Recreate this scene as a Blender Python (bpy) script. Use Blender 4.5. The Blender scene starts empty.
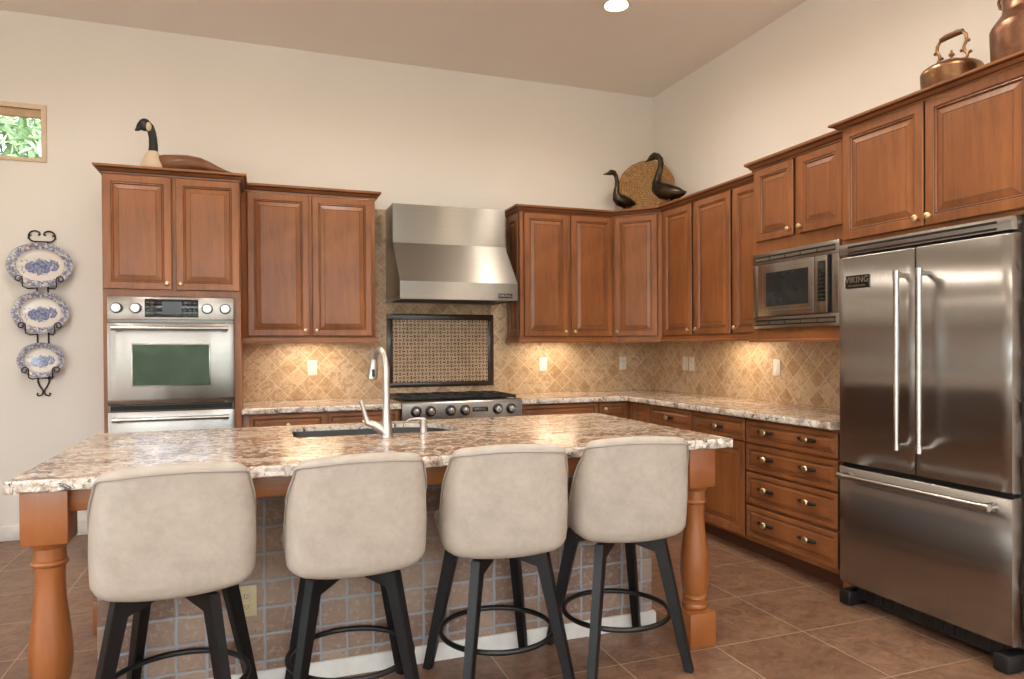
import bpy, bmesh, math, random
from mathutils import Vector, Matrix
PI = math.pi
R = math.radians
rnd = random.Random(7)
SC = bpy.context.scene
COL = SC.collection

# ------------------------------------------------------------------ camera
cam_d = bpy.data.cameras.new('camera'); cam = bpy.data.objects.new('camera', cam_d); COL.objects.link(cam)
F_PX, YAW, PITCH, ROLL, SHIFT_PX = 698.8185, 0.3504, -0.0084, 0.0056, 13.6068
cam_d.sensor_fit = 'HORIZONTAL'; cam_d.sensor_width = 36.0
cam_d.lens = F_PX / 1024 * 36.0
cam_d.shift_y = SHIFT_PX / 1024
cam_d.clip_start = 0.05
c_, s_ = math.cos(YAW), math.sin(YAW)
r0 = Vector((c_, -s_, 0)); f0 = Vector((s_, c_, 0)); u0 = Vector((0, 0, 1))
f1 = f0 * math.cos(PITCH) + u0 * math.sin(PITCH); u1 = u0 * math.cos(PITCH) - f0 * math.sin(PITCH)
r2 = r0 * math.cos(ROLL) - u1 * math.sin(ROLL); u2 = r0 * math.sin(ROLL) + u1 * math.cos(ROLL)
m = Matrix((r2, u2, -f1)).transposed().to_4x4(); m.translation = Vector((-3.5213, -5.7301, 1.3195))
cam.matrix_world = m
SC.camera = cam

# ------------------------------------------------------------------ colour management, world, sun
SC.view_settings.view_transform = 'Standard'; SC.view_settings.look = 'None'
SC.view_settings.gamma = 1.0; SC.view_settings.use_curve_mapping = False
SC.view_settings.exposure = 0.50
SC.cycles.use_denoising = True
SC.cycles.max_bounces = 10; SC.cycles.diffuse_bounces = 5; SC.cycles.glossy_bounces = 5
SC.cycles.sample_clamp_indirect = 6.0
SC.cycles.caustics_reflective = False; SC.cycles.caustics_refractive = False
world = bpy.data.worlds.new('sky'); SC.world = world; world.use_nodes = True
bg = world.node_tree.nodes['Background']
bg.inputs['Color'].default_value = (0.86, 0.93, 1.0, 1); bg.inputs['Strength'].default_value = 8.5
sun_d = bpy.data.lights.new('sun', 'SUN'); sun_d.energy = 6.0; sun_d.angle = R(1.0); sun_d.color = (1, .97, .93)
sun = bpy.data.objects.new('sun', sun_d); COL.objects.link(sun)
sun.rotation_euler = (R(30), R(-10), 0); sun.location = (-3, -14, 9)

def area(name, loc, size, energy, color, rot=(0, 0, 0), parent=None, spread=180):
    d = bpy.data.lights.new(name, 'AREA'); d.energy = energy; d.color = color
    d.shape = 'RECTANGLE' if isinstance(size, tuple) else 'DISK'
    if isinstance(size, tuple): d.size, d.size_y = size
    else: d.size = size
    d.spread = R(spread)
    o = bpy.data.objects.new(name, d); COL.objects.link(o); o.location = loc; o.rotation_euler = rot
    if parent: o.parent = parent
    return o

# ------------------------------------------------------------------ materials
def lin(r, g, b):
    f = lambda v: (v / 255 / 12.92) if v / 255 <= .04045 else ((v / 255 + .055) / 1.055) ** 2.4
    return (f(r), f(g), f(b), 1)

class NT:
    def __init__(s, name):
        s.m = bpy.data.materials.new(name); s.m.use_nodes = True; s.t = s.m.node_tree; s.n = s.t.nodes
        s.bsdf = s.n['Principled BSDF']
    def link(s, a, b): s.t.links.new(a, b)
    def node(s, typ, **kw):
        n = s.n.new(typ)
        for k, v in kw.items(): setattr(n, k, v)
        return n
    def put(s, sock, v):
        if isinstance(v, bpy.types.NodeSocket): s.link(v, sock)
        elif v is not None: sock.default_value = v
    def math(s, op, a, b=None, c=None):
        n = s.node('ShaderNodeMath', operation=op)
        s.put(n.inputs[0], a); s.put(n.inputs[1], b)
        if c is not None: s.put(n.inputs[2], c)
        return n.outputs[0]
    def coord(s, scale=(1, 1, 1), rot=(0, 0, 0), loc=(0, 0, 0), kind='Object'):
        tc = s.node('ShaderNodeTexCoord'); mp = s.node('ShaderNodeMapping')
        s.link(tc.outputs[kind], mp.inputs['Vector'])
        mp.inputs['Scale'].default_value = scale; mp.inputs['Rotation'].default_value = rot; mp.inputs['Location'].default_value = loc
        return mp.outputs['Vector']
    def noise(s, vec, scale, detail=4, rough=.55, dist=0):
        n = s.node('ShaderNodeTexNoise'); s.link(vec, n.inputs['Vector'])
        n.inputs['Scale'].default_value = scale; n.inputs['Detail'].default_value = detail
        n.inputs['Roughness'].default_value = rough; n.inputs['Distortion'].default_value = dist
        return n.outputs['Fac']
    def voro(s, vec, scale, feature='F1', out='Distance', rand=1):
        n = s.node('ShaderNodeTexVoronoi', feature=feature); s.link(vec, n.inputs['Vector'])
        n.inputs['Scale'].default_value = scale; n.inputs['Randomness'].default_value = rand
        return n.outputs[out]
    def ramp(s, fac, stops, interp='LINEAR'):
        n = s.node('ShaderNodeValToRGB'); s.link(fac, n.inputs['Fac']); cr = n.color_ramp; cr.interpolation = interp
        while len(cr.elements) < len(stops): cr.elements.new(.5)
        for e, (p, c) in zip(cr.elements, stops):
            e.position = p; e.color = c if len(c) == 4 else (*c, 1)
        return n.outputs['Color']
    def mix(s, fac, a, b, typ='MIX'):
        n = s.node('ShaderNodeMix', data_type='RGBA', blend_type=typ)
        s.put(n.inputs[0], fac); s.put(n.inputs[6], a); s.put(n.inputs[7], b)
        return n.outputs[2]
    def step(s, v, lo, hi):
        n = s.node('ShaderNodeMapRange', interpolation_type='SMOOTHSTEP'); s.put(n.inputs[0], v)
        n.inputs[1].default_value = lo; n.inputs[2].default_value = hi
        return n.outputs[0]
    def bump(s, h, strength=.3, dist=.01):
        n = s.node('ShaderNodeBump'); s.link(h, n.inputs['Height'])
        n.inputs['Strength'].default_value = strength; n.inputs['Distance'].default_value = dist
        s.link(n.outputs['Normal'], s.bsdf.inputs['Normal'])
    def xyz(s, vec):
        n = s.node('ShaderNodeSeparateXYZ'); s.link(vec, n.inputs[0]); return n.outputs
    def comb(s, x, y, z=0.0):
        n = s.node('ShaderNodeCombineXYZ'); s.put(n.inputs[0], x); s.put(n.inputs[1], y); s.put(n.inputs[2], z); return n.outputs[0]
    def rand(s, vec):
        n = s.node('ShaderNodeTexWhiteNoise', noise_dimensions='3D'); s.link(vec, n.inputs['Vector']); return n.outputs['Value']
    def set(s, color=None, rough=None, metal=None, **kw):
        s.put(s.bsdf.inputs['Base Color'], color); s.put(s.bsdf.inputs['Roughness'], rough); s.put(s.bsdf.inputs['Metallic'], metal)
        for k, v in kw.items(): s.put(s.bsdf.inputs[k.replace('_', ' ')], v)
        return s.m

def plain(name, rgb, rough=.5, metal=0.0, **kw):
    n = NT(name); v = n.coord()
    f = n.noise(v, 14, 3)
    c = lin(*rgb); d = tuple(x * .86 for x in c[:3]) + (1,)
    return n.set(n.ramp(f, [(.3, d), (.7, c)]), rough, metal, **kw)

def wall_paint(name, rgb, bump=.12, scale=120):
    n = NT(name); v = n.coord()
    f = n.noise(v, 1.2, 2); c = lin(*rgb); d = tuple(x * .97 for x in c[:3]) + (1,)
    n.bump(n.noise(v, scale, 3), bump, .004)
    return n.set(n.ramp(f, [(.3, d), (.7, c)]), .85)

def wood(name, light, dark, axis='z', rough=.38, scale=1.0):
    n = NT(name)
    sc = {'z': (9, 9, .9), 'x': (.9, 9, 9), 'y': (9, .9, 9)}[axis]
    v = n.coord(tuple(k * scale for k in sc))
    big = n.noise(n.coord((3, 3, 1.6)), 1.4, 3, .5, .6)
    grain = n.noise(v, 3.2, 6, .62, .9)
    fine = n.noise(v, 14, 3, .6)
    g = n.math('ADD', n.math('MULTIPLY', grain, .36), n.math('ADD', n.math('MULTIPLY', big, .52), n.math('MULTIPLY', fine, .12)))
    L, D = lin(*light), lin(*dark)
    col = n.ramp(g, [(.30, D), (.50, tuple((a + b) / 2 for a, b in zip(L, D))), (.68, L)])
    n.bump(fine, .05, .002)
    return n.set(col, rough, 0, Coat_Weight=.12, Coat_Roughness=.25)

def steel(name, rgb=(166, 161, 155), rough=.26, spread='z', aniso=.75, line=.05):
    n = NT(name)
    grain = {'z': (2, 2, 260), 'x': (260, 260, 2)}[spread]
    f = n.noise(n.coord(grain), 1.5, 3, .6)
    c = lin(*rgb); d = tuple(x * .90 for x in c[:3]) + (1,)
    vt = n.node('ShaderNodeVectorTransform', vector_type='VECTOR', convert_from='OBJECT', convert_to='WORLD')
    vt.inputs[0].default_value = (0, 0, 1) if spread == 'z' else (1, 0, 0)
    n.link(vt.outputs[0], n.bsdf.inputs['Tangent'])
    n.bump(n.noise(n.coord((1.6, 1.6, 1.6)), 1.2, 2), line, .03)
    return n.set(n.ramp(f, [(.3, d), (.7, c)]), rough, 1.0, Anisotropic=aniso)

def granite(name, rough=.15, lift=0.0):
    n = NT(name); v = n.coord()
    cloud = n.noise(n.coord((.8, 1.5, 1)), 5.0, 6, .68, 1.6)
    if lift: col = n.ramp(cloud, [(.34, lin(214, 202, 192)), (.5, lin(226, 218, 208)), (.58, lin(188, 166, 150)), (.68, lin(150, 120, 104))])
    else: col = n.ramp(cloud, [(.36, lin(212, 202, 190)), (.46, lin(202, 182, 160)), (.53, lin(172, 138, 112)), (.59, lin(128, 88, 66)), (.66, lin(180, 154, 132))])
    f1 = n.voro(v, 62, out='Color'); sep = n.node('ShaderNodeSeparateColor'); n.link(f1, sep.inputs[0])
    fl = n.noise(v, 22, 7, .78, 1.0)
    col = n.mix(n.math('MULTIPLY', n.step(sep.outputs[0], .70, .78), .75), col, lin(234, 226, 216))
    col = n.mix(n.math('MULTIPLY', n.step(n.noise(v, 24, 5, .7, 1.0), .57, .64), .35 if lift else .80), col, lin(122, 84, 68))
    col = n.mix(n.math('MULTIPLY', n.step(fl, .552 if lift else .560, .595), .95), col, lin(38, 30, 28))
    col = n.mix(n.math('MULTIPLY', n.step(n.noise(n.coord(loc=(9, 4, 2)), 15, 6, .74, 1.0), .555, .60), .8), col, lin(140, 136, 132))
    n.bump(n.noise(v, 60, 3), .25 if lift else .02, .006)
    return n.set(col, rough, 0, Specular_IOR_Level=.6)

def tile_field(n, u, w, size, grout):
    """returns (grout mask 0..1 where 1 is tile, per-tile random)"""
    fu = n.math('DIVIDE', u, size); fw = n.math('DIVIDE', w, size)
    cu = n.math('FLOOR', fu); cw = n.math('FLOOR', fw)
    a = n.math('ABSOLUTE', n.math('SUBTRACT', n.math('SUBTRACT', fu, cu), .5))
    b = n.math('ABSOLUTE', n.math('SUBTRACT', n.math('SUBTRACT', fw, cw), .5))
    e = n.math('MAXIMUM', a, b)
    mask = n.node('ShaderNodeMapRange'); n.put(mask.inputs[0], e)
    mask.inputs[1].default_value = .5; mask.inputs[2].default_value = .5 - grout / size
    return mask.outputs[0], cu, cw, e

def travertine(name, axis):
    n = NT(name); v = n.coord(); o = n.xyz(v)
    h = o[0] if axis == 'x' else o[1]
    k = math.sqrt(.5)
    u = n.math('MULTIPLY', n.math('ADD', h, o[2]), k); w = n.math('MULTIPLY', n.math('SUBTRACT', h, o[2]), k)
    mask, cu, cw, e = tile_field(n, u, w, .1035, .0035)
    r = n.rand(n.comb(cu, cw, .3)); r2_ = n.rand(n.comb(cw, cu, 4.7))
    base = n.ramp(r, [(0, lin(172, 138, 102)), (.10, lin(182, 149, 113)), (.3, lin(194, 164, 128)), (.65, lin(204, 177, 143)), (1, lin(198, 172, 142))])
    seedv = n.comb(n.math('ADD', h, n.math('MULTIPLY', r, 9)), o[2], r2_)
    cl = n.noise(seedv, 13, 6, .72, 1.6)
    base = n.mix(n.math('MULTIPLY', n.step(cl, .44, .62), .70), base, lin(158, 121, 86))
    base = n.mix(n.math('MULTIPLY', n.step(n.noise(seedv, 22, 6, .75, 1.2), .52, .66), .55), base, lin(222, 203, 176))
    pit = n.step(n.noise(v, 90, 3, .7), .60, .68)
    base = n.mix(n.math('MULTIPLY', pit, .45), base, lin(128, 98, 70))
    col = n.mix(mask, lin(218, 202, 178), base)
    hgt = n.math('SUBTRACT', mask, n.math('MULTIPLY', pit, .3))
    n.bump(hgt, .35, .004)
    return n.set(col, n.math('ADD', .34, n.math('MULTIPLY', r2_, .18)), 0)

def floor_tile(name):
    n = NT(name); v = n.coord(); o = n.xyz(v)
    u = n.math('ADD', o[0], .685); w = n.math('ADD', o[1], 3.167)
    mask, cu, cw, e = tile_field(n, u, w, .4763, .0048)
    r = n.rand(n.comb(cu, cw, 1.3))
    c1 = n.ramp(n.noise(v, 4.5, 6, .66, .8), [(.30, lin(96, 68, 50)), (.5, lin(128, 95, 73)), (.7, lin(154, 122, 98))])
    c2 = n.ramp(n.noise(n.comb(n.math('ADD', o[0], n.math('MULTIPLY', r, 7)), o[1], r), 11, 5, .7, 1.5), [(.38, lin(92, 64, 48)), (.62, lin(152, 118, 95))])
    col = n.mix(.5, c1, c2)
    col = n.mix(n.math('MULTIPLY', r, .22), col, lin(96, 66, 50))
    col = n.mix(mask, lin(180, 154, 128), col)
    n.bump(n.math('ADD', mask, n.math('MULTIPLY', n.noise(v, 30, 4), .25)), .22, .004)
    return n.set(col, n.math('ADD', .30, n.math('MULTIPLY', n.noise(v, 9, 3), .2)), 0)

def tumbled_tile(name):
    n = NT(name); v = n.coord(); o = n.xyz(v)
    wob = n.math('MULTIPLY', n.math('SUBTRACT', n.noise(v, 14, 3), .5), .014)
    wob2 = n.math('MULTIPLY', n.math('SUBTRACT', n.noise(n.coord(loc=(5, 3, 2)), 14, 3), .5), .014)
    h = n.math('ADD', o[0], o[1])
    mask, cu, cw, e = tile_field(n, n.math('ADD', h, wob), n.math('ADD', o[2], wob2), .1045, .010)
    r = n.rand(n.comb(cu, cw, 2.1))
    base = n.ramp(r, [(0, lin(128, 100, 84)), (.5, lin(150, 122, 104)), (1, lin(168, 144, 126))])
    base = n.mix(n.math('MULTIPLY', n.step(n.noise(v, 40, 5, .7), .5, .66), .6), base, lin(178, 164, 154))
    base = n.mix(n.math('MULTIPLY', n.step(n.noise(v, 60, 4, .7), .6, .68), .5), base, lin(98, 72, 58))
    col = n.mix(n.step(mask, .25, .75), lin(156, 158, 164), base)
    n.bump(n.math('ADD', mask, n.math('MULTIPLY', n.noise(v, 70, 4), .3)), .5, .006)
    return n.set(col, .62, 0)

def basketweave(name):
    n = NT(name); o = n.xyz(n.coord())
    P_ = .0312
    fu = n.math('DIVIDE', o[0], P_); fw = n.math('DIVIDE', o[2], P_)
    cu = n.math('FLOOR', fu); cw = n.math('FLOOR', fw)
    a = n.math('ABSOLUTE', n.math('SUBTRACT', n.math('SUBTRACT', fu, cu), .5))
    b = n.math('ABSOLUTE', n.math('SUBTRACT', n.math('SUBTRACT', fw, cw), .5))
    par = n.math('MODULO', n.math('ABSOLUTE', n.math('ADD', cu, cw)), 2.0)
    horiz = n.math('MULTIPLY', n.math('LESS_THAN', a, .42), n.math('LESS_THAN', b, .15))
    vert = n.math('MULTIPLY', n.math('LESS_THAN', b, .42), n.math('LESS_THAN', a, .15))
    dash = n.math('ADD', n.math('MULTIPLY', horiz, par), n.math('MULTIPLY', vert, n.math('SUBTRACT', 1.0, par)))
    r = n.rand(n.comb(cu, cw, .7))
    dk = n.ramp(r, [(0, lin(50, 34, 26)), (1, lin(112, 78, 56))])
    edge = n.math('GREATER_THAN', n.math('MAXIMUM', a, b), .45)
    lt = n.mix(n.math('MULTIPLY', edge, .5), n.ramp(n.rand(n.comb(cw, cu, 2.2)), [(0, lin(172, 142, 112)), (1, lin(200, 172, 140))]), lin(206, 184, 154))
    col = n.mix(dash, lt, dk)
    return n.set(col, .42, 0)

def transferware(name, seed):
    n = NT(name); v = n.coord(kind='Generated'); o = n.xyz(v)
    x = n.math('MULTIPLY', n.math('SUBTRACT', o[0], .5), 2); z = n.math('MULTIPLY', n.math('SUBTRACT', o[2], .5), 2)
    rr = n.math('SQRT', n.math('ADD', n.math('MULTIPLY', x, x), n.math('MULTIPLY', z, z)))
    vec = n.comb(n.math('MULTIPLY', x, 1.35), n.math('ADD', z, seed), .0)
    rim = n.math('MULTIPLY', n.step(rr, .68, .72), n.math('SUBTRACT', 1.0, n.step(rr, .96, .985)))
    nr = n.noise(vec, 7.5, 5, .75, .6)
    rimpat = n.math('MULTIPLY', rim, n.step(nr, .42, .54))
    vx = n.math('MULTIPLY', n.math('ADD', x, .02), 1.75); vz = n.math('MULTIPLY', n.math('ADD', z, .05), 3.0)
    rc = n.math('SQRT', n.math('ADD', n.math('MULTIPLY', vx, vx), n.math('MULTIPLY', vz, vz)))
    blob = n.step(n.math('ADD', rc, n.math('MULTIPLY', n.math('SUBTRACT', n.noise(vec, 3.6, 3, .6), .5), 2.2)), 1.06, .82)
    cen = n.math('MULTIPLY', blob, n.math('ADD', .55, n.math('MULTIPLY', n.step(n.noise(vec, 8, 4, .7), .35, .6), .45)))
    line = n.math('MULTIPLY', n.step(rr, .955, .97), .8)
    f = n.math('MAXIMUM', n.math('MAXIMUM', n.math('MULTIPLY', rimpat, .8), cen), n.math('MULTIPLY', line, .7))
    col = n.mix(f, lin(226, 220, 212), lin(62, 86, 148))
    return n.set(col, .16, 0, Coat_Weight=.5)

def leather(name):
    n = NT(name); v = n.coord()
    f = n.noise(v, 9, 5, .65, .4); f2 = n.noise(v, 34, 4, .65)
    col = n.ramp(n.math('ADD', n.math('MULTIPLY', f, .65), n.math('MULTIPLY', f2, .35)), [(.32, lin(164, 154, 142)), (.52, lin(178, 168, 156)), (.72, lin(190, 181, 170))])
    n.bump(n.noise(v, 260, 3), .10, .001)
    return n.set(col, .46, 0)

def metal_aged(name, a, b, rough=.3, sc=8):
    n = NT(name); v = n.coord()
    f = n.noise(v, sc, 5, .6, .6)
    return n.set(n.ramp(f, [(.35, lin(*a)), (.65, lin(*b))]), n.math('ADD', rough - .06, n.math('MULTIPLY', n.noise(v, 20, 3), .15)), 1.0)

def wicker(name):
    n = NT(name); v = n.coord(); o = n.xyz(v)
    rr = n.math('SQRT', n.math('ADD', n.math('MULTIPLY', o[0], o[0]), n.math('MULTIPLY', o[2], o[2])))
    ang = n.math('ARCTAN2', o[2], o[0])
    spiral = n.math('ADD', n.math('MULTIPLY', rr, 44.0), n.math('DIVIDE', ang, 2 * PI))
    band = n.math('FRACT', spiral)
    stitch = n.noise(n.comb(n.math('MULTIPLY', ang, 3.2), n.math('FLOOR', spiral), 0.0), 2.2, 4, .8)
    col = n.ramp(stitch, [(.3, lin(126, 88, 50)), (.5, lin(172, 130, 82)), (.7, lin(206, 168, 116))])
    edge = n.step(n.math('ABSOLUTE', n.math('SUBTRACT', band, .5)), .32, .5)
    col = n.mix(n.math('MULTIPLY', edge, .6), col, lin(70, 44, 24))
    n.bump(n.math('SUBTRACT', 1.0, edge), .6, .006)
    return n.set(col, .7, 0)

def glass(name, tint=(1, 1, 1), refl=.08):
    n = NT(name); tr = n.node('ShaderNodeBsdfTransparent'); tr.inputs[0].default_value = (*tint, 1)
    gl = n.node('ShaderNodeBsdfGlossy'); gl.inputs['Roughness'].default_value = .02
    mx = n.node('ShaderNodeMixShader'); lw = n.node('ShaderNodeFresnel'); lw.inputs[0].default_value = 1.45
    n.link(lw.outputs[0], mx.inputs[0]); n.link(tr.outputs[0], mx.inputs[1]); n.link(gl.outputs[0], mx.inputs[2])
    n.link(mx.outputs[0], n.n['Material Output'].inputs['Surface'])
    return n.m

def foliage(name, a, b):
    n = NT(name); f = n.noise(n.coord(), 5, 5, .7)
    return n.set(n.ramp(f, [(.3, lin(*a)), (.7, lin(*b))]), .6, 0)

def emit(name, rgb, strength):
    n = NT(name)
    return n.set(lin(*rgb), .4, 0, Emission_Color=lin(*rgb), Emission_Strength=strength)

WL, WD = (164, 102, 57), (108, 64, 35)
M = dict(
    wall=wall_paint('wall paint', (236, 231, 224)), ceil=wall_paint('ceiling paint', (238, 231, 222), .25, 60),
    white=plain('white trim paint', (226, 222, 216), .45), floor=floor_tile('brown ceramic floor tile'),
    woodz=wood('stained maple vertical', WL, WD, 'z'), woodx=wood('stained maple horizontal', WL, WD, 'x'),
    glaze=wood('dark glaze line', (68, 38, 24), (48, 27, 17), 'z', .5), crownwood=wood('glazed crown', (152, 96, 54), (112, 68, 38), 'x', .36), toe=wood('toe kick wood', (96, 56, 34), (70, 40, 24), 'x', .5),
    legwood=wood('turned leg cherry', (162, 98, 50), (126, 71, 35), 'z', .32),
    steel=steel('brushed steel horizontal grain', spread='z'), steelv=steel('brushed steel vertical grain', (168, 165, 161), .27, 'x', .8, .08),
    steelp=steel('polished steel', (192, 189, 185), .27, 'z', 0, 0), steeld=steel('dark basin steel', (120, 116, 112), .35, 'x', .4, 0),
    steelh=steel('hood steel', (158, 153, 146), .35, 'z', .96, .02), nickel=steel('satin nickel', (200, 196, 190), .36, 'z', 0, 0),
    granite=granite('polished granite'), graniteedge=granite('chiselled granite edge', .38, 1.0),
    trav_b=travertine('diagonal travertine along x', 'x'), trav_r=travertine('diagonal travertine along y', 'y'),
    tumbled=tumbled_tile('tumbled stone tile'), weave=basketweave('basketweave mosaic'),
    marble=plain('dark emperador marble', (58, 42, 34), .22), leather=leather('beige leather'), piping=plain('leather piping', (166, 156, 146), .5),
    black=plain('black painted metal', (11, 12, 14), .42), blackgloss=plain('black gloss', (14, 14, 16), .10), iron=plain('cast iron', (24, 22, 22), .55),
    rust=plain('dark wrought iron', (58, 40, 30), .5, .3), rubber=plain('black plastic', (20, 20, 20), .5),
    brass=metal_aged('antique brass knob', (190, 164, 122), (224, 204, 166), .26), bronze=metal_aged('patinated bronze', (52, 44, 38), (92, 80, 66), .34, 14),
    kettle=metal_aged('old brass kettle', (126, 94, 68), (168, 130, 98), .32), copper=metal_aged('hammered copper', (112, 80, 64), (160, 120, 98), .34, 10),
    kettlewood=plain('handle wood', (112, 66, 36), .5), wicker=wicker('coiled wicker'), plate=transferware('blue transferware', .0),
    outlet=plain('white outlet plastic', (232, 228, 220), .35), almond=plain('almond outlet plastic', (206, 190, 152), .4), slot=plain('outlet slot', (40, 36, 32), .6),
    goosebrown=wood('carved walnut', (128, 80, 40), (84, 50, 25), 'x', .45), goosecream=plain('cream paint', (204, 184, 156), .6), gooseblack=plain('black paint', (18, 16, 16), .5),
    ovenglass=plain('dark oven glass', (10, 12, 12), .05, 0, IOR=2.1), mwglass=plain('microwave glass', (40, 40, 40), .12),
    display=plain('grey display', (58, 60, 60), .2), badge=plain('black badge', (18, 16, 16), .3), badgetext=plain('silver lettering', (190, 186, 180), .35, 1.0),
    glass=glass('clear glass'), blind=plain('tan window shade', (206, 178, 144), .7), frame=plain('tan window frame', (226, 204, 176), .5),
    lamp=emit('ceiling bulb', (255, 222, 168), 60), puck=emit('under cabinet lens', (255, 226, 178), 1.5),
    leaf=foliage('pale green leaves', (84, 112, 72), (140, 164, 120)), hedge=foliage('hedge green', (58, 72, 50), (98, 112, 82)), bark=plain('bark', (112, 92, 74), .8),
    grass=foliage('lawn', (112, 112, 84), (142, 140, 112)), bounce_patio=plain('pale bounce concrete', (206, 200, 192), .8), dark=plain('dark interior', (18, 16, 15), .7), ring=plain('black satin ring', (14, 14, 15), .4),
)

# ------------------------------------------------------------------ mesh helpers
class MB:
    def __init__(s): s.bm = bmesh.new()
    def faces(s, vs, fs, mi=0):
        v = [s.bm.verts.new(p) for p in vs]
        out = []
        for f in fs:
            try:
                fc = s.bm.faces.new([v[i] for i in f]); fc.material_index = mi; out.append(fc)
            except ValueError: pass
        return out
    def box(s, x0, x1, y0, y1, z0, z1, bev=0, mi=0, seg=2, mat=None):
        if x0 > x1: x0, x1 = x1, x0
        if y0 > y1: y0, y1 = y1, y0
        if z0 > z1: z0, z1 = z1, z0
        vs = [(x, y, z) for z in (z0, z1) for y in (y0, y1) for x in (x0, x1)]
        if mat is not None: vs = [mat @ Vector(p) for p in vs]
        fs = s.faces(vs, [(0, 2, 3, 1), (4, 5, 7, 6), (0, 1, 5, 4), (1, 3, 7, 5), (3, 2, 6, 7), (2, 0, 4, 6)], mi)
        if bev:
            es = {e for f in fs for e in f.edges}
            r = bmesh.ops.bevel(s.bm, geom=list(es), offset=bev, segments=seg, affect='EDGES', profile=.5)
            for f in r['faces']: f.material_index = mi
        return s
    def grid(s, rows, mi=0, close_u=False, close_v=False, mis=None):
        vv = [[s.bm.verts.new(p) for p in r] for r in rows]
        nu = len(rows); nv = len(rows[0])
        for i in range(nu if close_u else nu - 1):
            for j in range(nv if close_v else nv - 1):
                a, b = vv[i][j], vv[(i + 1) % nu][j]; c, d = vv[(i + 1) % nu][(j + 1) % nv], vv[i][(j + 1) % nv]
                try:
                    f = s.bm.faces.new((a, b, c, d)); f.material_index = mis[i] if mis else mi
                except ValueError: pass
        return vv
    def cap(s, loop, mi=0):
        try:
            f = s.bm.faces.new(loop); f.material_index = mi
        except ValueError: pass
    def tube(s, pts, rad, n=10, mi=0, cap=True, flat=1.0, up=None):
        pts = [Vector(p) for p in pts]
        if not isinstance(rad, (list, tuple)): rad = [rad] * len(pts)
        N = None; rows = []
        for i, p in enumerate(pts):
            t = (pts[min(i + 1, len(pts) - 1)] - pts[max(i - 1, 0)]).normalized()
            if N is None:
                a = Vector(up) if up else (Vector((0, 0, 1)) if abs(t.z) < .9 else Vector((1, 0, 0)))
                N = (a - t * a.dot(t)).normalized()
            else: N = (N - t * N.dot(t)).normalized()
            B = t.cross(N)
            rr = rad[i] if isinstance(rad[i], tuple) else (rad[i], rad[i] * flat)
            rows.append([p + N * math.cos(2 * PI * k / n) * rr[0] + B * math.sin(2 * PI * k / n) * rr[1] for k in range(n)])
        vv = s.grid(rows, mi, close_v=True)
        if cap: s.cap(list(reversed(vv[0])), mi); s.cap(vv[-1], mi)
        return s
    def ring(s, c, R_, r, n=48, k=10, mi=0):
        rows = []
        for i in range(n):
            a = 2 * PI * i / n
            rows.append([(c[0] + (R_ + r * math.cos(2 * PI * j / k)) * math.cos(a), c[1] + (R_ + r * math.cos(2 * PI * j / k)) * math.sin(a), c[2] + r * math.sin(2 * PI * j / k)) for j in range(k)])
        s.grid(rows, mi, close_u=True, close_v=True); return s
    def lathe(s, prof, n=24, mat=None, mi=0, cap=True, mis=None):
        rows = []
        for r, z in prof:
            row = [Vector((r * math.cos(2 * PI * k / n), r * math.sin(2 * PI * k / n), z)) for k in range(n)]
            if mat is not None: row = [mat @ p for p in row]
            rows.append(row)
        vv = s.grid(rows, mi, close_v=True, mis=mis)
        if cap:
            s.cap(list(reversed(vv[0])), mis[0] if mis else mi); s.cap(vv[-1], mis[-1] if mis else mi)
        return s
    def sweep(s, path, prof, pre=None, post=None, mi=0, closed_prof=True, pm=None):
        """profile (out, z) swept along a plan path; outward is right of travel"""
        P_ = [Vector(p) for p in path]
        def nrm(a, b): d = (b - a).normalized(); return Vector((d.y, -d.x))
        rows = []
        for i, p in enumerate(P_):
            a = P_[i - 1] if i else (Vector(pre) if pre else None); b = P_[i + 1] if i < len(P_) - 1 else (Vector(post) if post else None)
            if a is None: o = nrm(p, b)
            elif b is None: o = nrm(a, p)
            else:
                n1, n2 = nrm(a, p), nrm(p, b); o = (n1 + n2) / max(.25, (1 + n1.dot(n2)))
            rows.append([(p.x + o.x * q[0], p.y + o.y * q[0], q[1]) for q in prof])
        vv = s.grid(rows, mi, close_v=closed_prof)
        if pm:
            ids = {}
            for r in vv:
                for j, v in enumerate(r): ids[v] = j
            for f in s.bm.faces:
                if len(f.verts) == 4 and all(v in ids for v in f.verts):
                    js = sorted({ids[v] for v in f.verts})
                    if len(js) == 2 and js[1] - js[0] == 1: f.material_index = pm[js[0]]
        s.cap(vv[0], mi); s.cap(list(reversed(vv[-1])), mi)
        return s
    def prism(s, poly, z0, z1, mi=0, bev=0):
        n = len(poly)
        vs = [(p[0], p[1], z0) for p in poly] + [(p[0], p[1], z1) for p in poly]
        fs = s.faces(vs, [tuple(range(n))[::-1], tuple(range(n, 2 * n))] + [(i, (i + 1) % n, n + (i + 1) % n, n + i) for i in range(n)], mi)
        if bev: bmesh.ops.bevel(s.bm, geom=list({e for f in fs for e in f.edges}), offset=bev, segments=2, affect='EDGES')
        return s
    def sphere(s, c, r, n=16, mi=0):
        if not isinstance(r, tuple): r = (r, r, r)
        prof = [(max(1e-4, math.sin(PI * i / 10)), -math.cos(PI * i / 10)) for i in range(11)]
        s.lathe(prof, n, Matrix.Translation(c) @ Matrix.Diagonal((*r, 1)), mi); return s
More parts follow.
